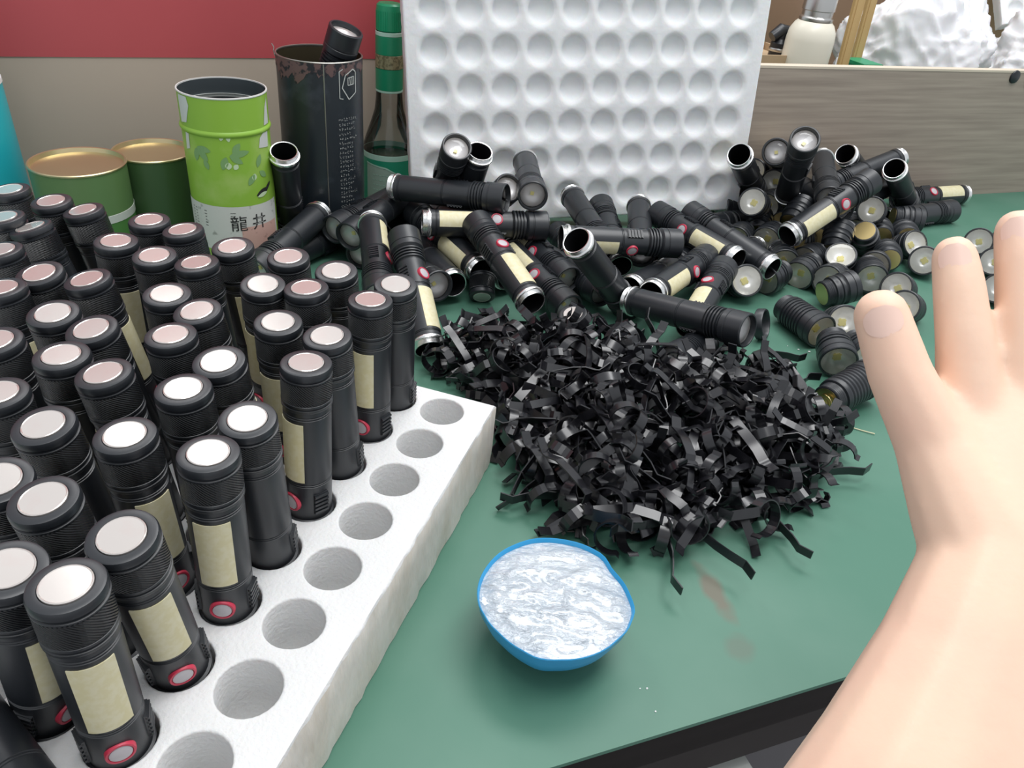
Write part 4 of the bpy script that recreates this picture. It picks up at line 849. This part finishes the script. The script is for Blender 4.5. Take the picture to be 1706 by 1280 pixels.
for f, z in rows:
    for k in range(n): t = 2 * math.pi * k / n; rr = rim_r(t) * (f if f > .5 else f) ; vs.append((rr * math.cos(t), rr * math.sin(t), z))
for q_ in range(len(rows) - 1):
    for k in range(n): fs.append((q_ * n + k, q_ * n + (k + 1) % n, (q_ + 1) * n + (k + 1) % n, (q_ + 1) * n + k))
b.add(vs, fs); b.add(vs[:n], [tuple(reversed(range(n)))]); b.add(vs[-n:], [tuple(range(n))]); b.obj('shell', K['blue'], bowl)
b = MB(); vs = []; fs = []; NR = 26
from mathutils import noise as mn
for q_ in range(NR + 1):
    f = q_ / NR
    for k in range(n):
        t = 2 * math.pi * k / n; rr = rim_r(t) * .978 * f; x, y = rr * math.cos(t), rr * math.sin(t)
        lump = mn.noise(V((x * 60, y * 130, 3))) * .0016 + mn.noise(V((x * 190, y * 330, 9))) * .0008
        vs.append((x, y, zr - .0014 + .0022 * (1 - f ** 3) + lump * (1 - f ** 6) - .0012 * f ** 8))
for q_ in range(NR):
    for k in range(n): fs.append((q_ * n + k, (q_ + 1) * n + k, (q_ + 1) * n + (k + 1) % n, q_ * n + (k + 1) % n))
b.add(vs, fs); b.obj('grease', K['gel'], bowl)

# ================================================================ heap of pocket clips
def clip_mesh(k):
    rs = random.Random(100 + k); b = MB(); rr = rs.uniform(.0112, .0128); w = rs.uniform(.0066, .0078); th = .0009
    gap = R(rs.uniform(38, 62)); n = 16; pts = []; nr = []
    for q_ in range(n + 1):
        a = gap + (2 * math.pi - 2 * gap) * q_ / n; pts.append((rr * math.cos(a), rr * math.sin(a), 0)); nr.append((math.cos(a), math.sin(a), 0))
    # flared lips at the gap
    for s_, i0 in ((0, 0), (1, -1)):
        e_ = V(pts[i0]); d_ = V((math.cos(gap * .4), math.sin(gap * .4) * (1 if s_ == 0 else -1), 0))
        if s_ == 0: pts.insert(0, tuple(e_ + d_ * .0028)); nr.insert(0, nr[0])
        else: pts.append(tuple(e_ + d_ * .0028)); nr.append(nr[-1])
    if k % 4 != 3: b.strip(pts, nr, w, th, (0, 0, 1))
    # arm: from the back of the band, along z
    L_ = rs.uniform(.046, .060); x0 = -rr; h1 = rs.uniform(.002, .0045)
    if k % 4 == 2: h1 *= 1.7
    prof = [(x0, -.002), (x0, .003), (x0 - h1, .0055), (x0 - h1 - .0006, .010), (x0 - h1 - rs.uniform(-.0006, .0014), L_ * .45), (x0 - h1 * .7, L_ * .62), (x0 - .0004, L_ * .74), (x0 + .0006, L_ * .80), (x0 - .0008, L_ * .86), (x0 - .0026, L_ * .93), (x0 - .0036, L_ * .97)]
    if k % 4 == 3: prof = [(x0 + .006, -.001), (x0 + .0035, -.0035), (x0, -.003)] + prof[1:]
    P_ = [V((x, 0, z)) for x, z in prof]; N_ = []
    for i in range(len(P_)):
        t = (P_[min(i + 1, len(P_) - 1)] - P_[max(i - 1, 0)]).normalized(); N_.append((-t.z, 0, t.x))
    b.strip(P_, N_, w * rs.uniform(.85, 1.05), th, (0, 1, 0))
    cz = L_ * .35; b.v = [(x + rr * .4, y, z - cz) for x, y, z in b.v]
    return b.mesh('pocket_clip', K['clip'])
CM = [clip_mesh(k) for k in range(12)]
CV = [[v.co.copy() for v in m.vertices] for m in CM]
HEAP = [(728, 590, .012), (770, 545, .02), (850, 530, .025), (950, 535, .028), (1060, 545, .03), (1180, 585, .022), (1270, 620, .012), (1310, 650, .006), (1345, 700, .006), (1375, 755, .005), (1388, 790, .004), (1300, 845, .004), (1230, 880, .003), (1160, 905, .003), (1090, 905, .003), (1000, 890, .003), (915, 858, .003), (885, 815, .003), (838, 780, .003), (835, 700, .006), (770, 640, .01)]
HP = [at(x, y, z) for x, y, z in HEAP]
def inside(p):
    c = False; n_ = len(HP)
    for i in range(n_):
        a, d_ = HP[i], HP[(i + 1) % n_]
        if (a.y > p.y) != (d_.y > p.y) and p.x < (d_.x - a.x) * (p.y - a.y) / (d_.y - a.y) + a.x: c = not c
    return c
def edge_dist(p):
    m_ = 9
    for i in range(len(HP)):
        a, d_ = HP[i].to_2d(), HP[(i + 1) % len(HP)].to_2d(); e_ = d_ - a; t = max(0, min(1, (p.to_2d() - a).dot(e_) / e_.length_squared)); m_ = min(m_, (p.to_2d() - a - e_ * t).length)
    return m_
def heap_h(p): return .052 * (1 - math.exp(-edge_dist(p) / .040))
xs = [p_.x for p_ in HP]; ys = [p_.y for p_ in HP]
TI = TRAYM.inverted(); rc = random.Random(21)
AVOID = []
for nm, (T, Hd, sc, s_, lab) in LOOSE.items():
    T, Hd = V(T), V(Hd); AVOID += [T + (Hd - T) * (k / 6) for k in range(7)]
for nm, (T, Hd, sc, kd, lab) in HEADS.items():
    T, Hd = V(T), V(Hd); AVOID += [T, (T + Hd) / 2, Hd]
AVOID = [a for a in AVOID if a.y < .80]
def clip_pose(surface):
    for _ in range(400):
        p_ = V((rc.uniform(min(xs), max(xs)), rc.uniform(min(ys), max(ys)), 0))
        if not inside(p_): continue
        hh = heap_h(p_); zc = hh * (rc.uniform(.72, 1.0) if surface else rc.uniform(.05, .75))
        k = rc.randrange(12)
        q_ = Matrix.Rotation(rc.uniform(0, 6.283), 3, 'Z') @ Matrix.Rotation(R(90) + rc.gauss(0, .38), 3, 'Y') @ Matrix.Rotation(rc.uniform(0, 6.283), 3, 'Z')
        vs_ = [q_ @ v for v in CV[k]]; mz = min(v.z for v in vs_)
        z = max(zc, -mz + .0006); pos = V((p_.x, p_.y, z)); ok = True
        for v in vs_[::5]:
            w_ = TI @ (v + pos)
            if w_.x < .824 * UN + .001 and w_.y < .0237 and w_.z < .003: ok = False; break
            if any((v + pos - a).length < .0142 for a in AVOID): ok = False; break
        if ok: m_ = q_.to_4x4(); m_.translation = pos; return k, m_
    return k, m_
GL = 'black steel pocket clip tangled in the heap on the mat'
clips = []
def put_clip(k, m_, label, group='pocket clips in the heap'):
    o = bpy.data.objects.new('pocket_clip', CM[k]); COL.objects.link(o); o.matrix_world = m_; tag(o, label, 'clip', group); return o
for i in range(290): k, m_ = clip_pose(True); put_clip(k, m_, GL)
b = MB()
for i in range(210):
    k, m_ = clip_pose(False); me_ = CM[k]
    b.add([m_ @ v for v in CV[k]], [tuple(p_.vertices) for p_ in me_.polygons], False)
me_ = bpy.data.meshes.new('clip_heap_core'); me_.from_pydata(b.v, [], b.f); me_.materials.append(K['clip']); me_.update()
tag(link('clip_heap_core', me_), 'lower layers of the heap of black steel pocket clips', 'clips', None, 'stuff')
STRAY = [(1398, 812, 0, 20, 'pocket clip sticking out at the right tip of the heap'), (1372, 722, 4, 200, 'ring shaped pocket clip at the right edge of the heap below the spring'), (1275, 890, 8, -60, 'long pocket clip pointing down from the lower right of the heap'), (1192, 912, 1, -50, 'pocket clip lying loose at the lower edge of the heap'), (1085, 925, 5, -85, 'pocket clip lying nearest the bowl below the heap'), (1290, 612, 2, 10, 'pocket clip at the upper right fringe of the heap by the white crumbs'), (1300, 640, 6, 30, 'wavy pocket clip on the right fringe, under the lying flashlight'), (905, 855, 9, 190, 'pocket clip at the lower left fringe of the heap, above the bowl'), (1362, 655, 7, 70, 'pocket clip leaning against the long lamp head with the spring')]
for x, y, k, ang, lab in STRAY:
    pos = at(x, y, .006); q_ = Matrix.Rotation(R(ang), 3, 'Z') @ Matrix.Rotation(R(90), 3, 'Y') @ Matrix.Rotation(R(rc.choice((90, -90, 75))), 3, 'Z')
    mz = min((q_ @ v).z for v in CV[k]); pos.z = -mz + .0004; m_ = q_.to_4x4(); m_.translation = pos; put_clip(k, m_, lab, None)
# white crumbs
for x, y, s_ in ((1330, 583, .0012), (1348, 587, .0016), (1312, 577, .0008), (1336, 592, .0007), (1320, 596, .0007), (1078, 1148, .0008), (1066, 1148, .0006), (1092, 1186, .0007)):
    b = MB(); bm = bmesh.new(); bmesh.ops.create_icosphere(bm, subdivisions=1, radius=s_)
    for v in bm.verts: v.co = v.co * random.uniform(.6, 1.1); v.co.z *= .5
    me_ = bpy.data.meshes.new('crumb'); bm.to_mesh(me_); bm.free(); me_.materials.append(K['white'])
    o = link('crumb', me_); o.location = at(x, y, 0) + V((0, 0, s_ * .4)); tag(o, 'tiny white foam crumb on the green mat', 'crumb', 'foam crumbs on the mat')
b = MB(); q0 = at(1438, 718, .001); b.tube([q0 + V((-.008, .003, 0)), q0, q0 + V((.009, -.003, .0003))], .0005, 6); tag(b.obj('foam_thread', K['cob']), 'thin pale thread on the mat beside the hand', 'thread')

# ================================================================ behind the divider
p = V((.395, 1.30, 0)); th = empty('thermos', frame(p, (0, 0, 1), (0, -1, 0)), 'cream vacuum flask with a steel neck behind the divider board', 'flask')
b = MB(); b.lathe([(0, 0), (.0345, 0), (.036, .002), (.036, .195), (.0345, .208), (.029, .218), (.0245, .222)], 48); b.obj('flask_body', K['cream'], th)
b = MB(); b.lathe([(.0245, .221), (.0250, .223), (.0250, .2265), (.0225, .229), (.0225, .236), (.024, .237), (.024, .262), (.022, .266), (0, .267)], 40); b.obj('steel_neck', K['steel'], th)
for Y, x0, x1, w_, lab in ((1.34, 1416, 1408, .016, 'nearer pale wooden slat standing beside the cream flask'), (1.385, 1436, 1428, .015, 'farther pale wooden slat half behind the plastic bag')):
    p = atY(x0, 60, Y); bt = V((p.x + .006, p.y - .01, 0)); ax = (p - bt).normalized(); b = MB(); b.box((0, 0, .135), (w_, .008, .27)); b.box((0, -.0045, .135), (w_ * .5, .001, .26))
    tag(b.obj('wooden_slat', K['wood'], None, frame(bt, ax, (1, .2, 0))), lab, 'slat')
p = atY(1436, 104, 1.33); gb = empty('green_box', frame((p.x + .008, p.y + .02, 0), (0, 0, 1), td), 'dark green box behind the divider under the slats', 'box')
b = MB(); b.box((0, 0, .0805), (.036, .05, .161)); b.obj('box_body', K['label'], gb)
b = MB(); b.box((0, 0, .1635), (.038, .052, .005)); b.obj('box_lid', K['greencap'], gb)
p = atY(1284, 102, 1.27); cb = empty('carton', frame((p.x - .02, p.y + .05, 0), (0, 0, 1), td), 'open brown carton behind the divider next to the foam sheet', 'carton')
for c_, d_ in (((0, -.05, .086), (.12, .003, .172)), ((0, .05, .086), (.12, .003, .172)), ((-.06, 0, .086), (.003, .1, .172)), ((.06, 0, .086), (.003, .1, .172))):
    b = MB(); b.box(c_, d_); b.obj('carton_side', K['carton'], cb)
b = MB(); b.box((0, 0, .160), (.116, .097, .003)); b.obj('inner_flap', K['carton'], cb)
p = atY(1308, 62, 1.30); pb = empty('spray_trigger', frame((p.x, p.y + .02, .1615), (0, 0, 1), td), 'black plastic trigger nozzle standing in the brown carton', 'nozzle')
b = MB(); b.lathe([(0, 0), (.013, 0), (.014, .002), (.014, .022), (.009, .028), (.009, .036)], 24); b.obj('collar', K['plastic_black'], pb)
b = MB(); b.tube([(-.018, 0, .030), (-.004, 0, .040), (.012, 0, .038), (.022, 0, .028)], [.008, .010, .009, .006], 12); b.obj('nozzle_body', K['plastic_black'], pb)
b = MB(); b.tube([(.008, -.010, .034), (.016, -.012, .020), (.015, -.012, .004)], [.004, .0035, .003], 10); b.obj('trigger', K['plastic_black'], pb)
b = MB(); b.lathe([(.0145, .010), (.0150, .011), (.0150, .014), (.0145, .015)], 24); b.obj('collar_ring', K['steel'], pb)
p = V((.40, 1.56, 0)); b = MB(); b.lathe([(0, 0), (.06, 0), (.061, .002), (.061, .30), (.056, .30), (.056, .01), (0, .01)], 40); o = b.obj('cardboard_tube', K['brown'], None, frame(p, (.02, 0, 1), (1, 0, 0))); tag(o, 'dark brown tub standing behind the cream flask', 'tub')
def bag(name, loc, sx, sy, sz, seed, label):
    bm = bmesh.new(); bmesh.ops.create_icosphere(bm, subdivisions=6, radius=1)
    for v in bm.verts:
        c = v.co.copy(); n1 = mn.noise(c * 1.7 + V((seed, 0, 0))); n2 = 1 - abs(mn.noise(c * 3.1 + V((0, seed, 0)))) * 2; n3 = 1 - abs(mn.noise(c * 6 + V((0, 0, seed)))) * 2; n4 = 1 - abs(mn.noise(c * 13 + V((seed, 0, seed)))) * 2
        n5 = 1 - abs(mn.noise(V((c.x * 2.2 + c.z * 3, c.y * 2, c.z * 1.2 - c.x * 2.5 + seed)))) * 2.4; n6 = 1 - abs(mn.noise(V((c.x * 1.5 - c.z * 7, c.y * 3 + seed, c.z * 2.5)))) * 2.4
        k = 1 + .24 * n1 + .05 * n2 + .02 * n3 + .008 * n4 + .055 * max(0, n5) ** 3 + .04 * max(0, n6) ** 4
        v.co = V((c.x * sx * k, c.y * sy * k, max(-sz * .98, c.z * sz * k)))
    me_ = bpy.data.meshes.new(name); bm.to_mesh(me_); bm.free(); me_.materials.append(K['bag']); me_.shade_smooth()
    z0 = min(v.co.z for v in me_.vertices); o = link(name, me_); o.location = (loc[0], loc[1], -z0 + .0005); tag(o, label, 'bag'); return o
bag('plastic_bag', (.625, 1.47, 0), .125, .10, .135, 3.1, 'large crumpled white plastic bag bulging over the divider board')
bag('plastic_bag', (.935, 1.60, 0), .115, .11, .125, 8.4, 'thin crinkled clear plastic bag at the right edge behind the board')
me_ = slab('foam_offcut', 4, 3, .0399, .0413, .0135, .012, .028, .03, .03, .03, .03, .006, [K['sheet'], K['sheet']], .0004)
o = link('foam_offcut', me_, None, frame(V((.90, 1.80, .30)), (-.1, -.85, .5), td)); 
zz = min((o.matrix_world @ v.co).z for v in me_.vertices); tag(o, 'dimpled white foam offcut at the top right corner behind the bags', 'foam sheet')
b = MB(); cm = o.matrix_world.translation; b.box((cm.x + .07, cm.y + .09, (zz + .10) / 2), (.24, .10, max(.02, zz + .06)))
sb = b.obj('storage_crate', K['carton']); tag(sb, 'brown crate under the foam offcut behind the plastic bags', 'crate')

# aluminium post below the bench front edge, and its foot
q0 = TP(0, 0, 0); pz = at(1212, 1262, -.075)
po = empty('metal_post', frame((pz.x, pz.y - .004, -.75), (0, 0, 1), td), 'aluminium post standing in front of the dark bench edge', 'post')
b = MB(); b.box((0, 0, .335), (.024, .014, .67)); b.box((-.004, -.008, .335), (.004, .003, .67)); b.box((.006, -.008, .335), (.006, .003, .67)); b.obj('profile', K['steel'], po)
b = MB(); b.box((0, 0, .6725), (.026, .018, .005)); b.obj('end_cap', K['band'], po)
b = MB(); b.box((0, 0, .004), (.08, .08, .008)); b.obj('foot', K['steel'], po)

# ================================================================ hand and forearm
bm = bmesh.new()
def ball(p_, r_, n_=14):
    d_ = bmesh.ops.create_icosphere(bm, subdivisions=3, radius=r_, matrix=Matrix.Translation(p_)); return d_['verts']
def hull(balls):
    h_ = bmesh.new()
    for p_, r_ in balls: bmesh.ops.create_icosphere(h_, subdivisions=2, radius=r_, matrix=Matrix.Translation(p_))
    g_ = bmesh.ops.convex_hull(h_, input=h_.verts)
    bmesh.ops.delete(h_, geom=list({e_ for e_ in g_['geom_interior'] + g_['geom_unused'] if isinstance(e_, bmesh.types.BMVert)}), context='VERTS')
    t_ = bpy.data.meshes.new('tmp'); h_.to_mesh(t_); h_.free(); bm.from_mesh(t_); bpy.data.meshes.remove(t_)
def chain(lst):
    for a, c in zip(lst[:-1], lst[1:]): hull([a, c])
J = {}
def j(n_, x, y, d_, r_): J[n_] = (atd(x, y, d_), r_)
for a in HANDJ: j(*a)
for f_ in ('thumb', 'index', 'middle', 'ring', 'little'): chain([J[f_ + str(k)] for k in range(4)])
hull([J['wl'], J['wr'], J['thumb0'], J['index0'], J['middle0'], J['ring0'], J['little0']])
hull([J['thumb0'], J['thumb1'], J['wl'], J['palmc']]); hull([J['thumb1'], J['palmc'], J['web']])
hull([J['wl'], J['wr'], J['f1l'], J['f1r']]); hull([J['f1l'], J['f1r'], J['f2l'], J['f2r']]); hull([J['f2l'], J['f2r'], J['f3l'], J['f3r']])
me_ = bpy.data.meshes.new('person'); bm.to_mesh(me_); bm.free()
o = bpy.data.objects.new('person', me_); COL.objects.link(o)
m1 = o.modifiers.new('r', 'REMESH'); m1.mode = 'VOXEL'; m1.voxel_size = .0017
m2 = o.modifiers.new('s', 'SMOOTH'); m2.factor = .5; m2.iterations = 8
dg = bpy.context.evaluated_depsgraph_get(); dg.update(); me2 = bpy.data.meshes.new_from_object(o.evaluated_get(dg))
o.modifiers.clear(); o.data = me2; me2.name = 'person'; me2.materials.clear(); me2.materials.append(K['skin']); me2.shade_smooth()
tag(o, 'bare right hand and forearm reaching over the bench from the lower right', 'person')
for f_ in ('thumb', 'index', 'middle'):
    a, c = J[f_ + '2'], J[f_ + '3']; ax = (c[0] - a[0]).normalized(); vw = (C0 - c[0]).normalized(); nz_ = (vw - ax * vw.dot(ax)).normalized(); sd = ax.cross(nz_)
    b = MB(); n = 8; vs = []; fs = []
    for u_ in range(n + 1):
        for w_ in range(n + 1):
            s1 = (w_ / n * 2 - 1); uu = u_ / n * 2 - 1; ang = s1 * .72 * max(.15, 1 - abs(uu) ** 3.2) ** .5; rr = c[1] * 1.0; l_ = (u_ / n) * .0105 - .0065; sq = 1 - .25 * (1 - math.cos((u_ / n * 2 - 1) * 1.2))
            vs.append(c[0] - ax * .0015 + ax * l_ + (nz_ * math.cos(ang * sq) + sd * math.sin(ang * sq)) * rr)
    for u_ in range(n):
        for w_ in range(n): fs.append((u_ * (n + 1) + w_, u_ * (n + 1) + w_ + 1, (u_ + 1) * (n + 1) + w_ + 1, (u_ + 1) * (n + 1) + w_))
    b.add(vs, fs); b.obj('fingernail', K['nail'], o)
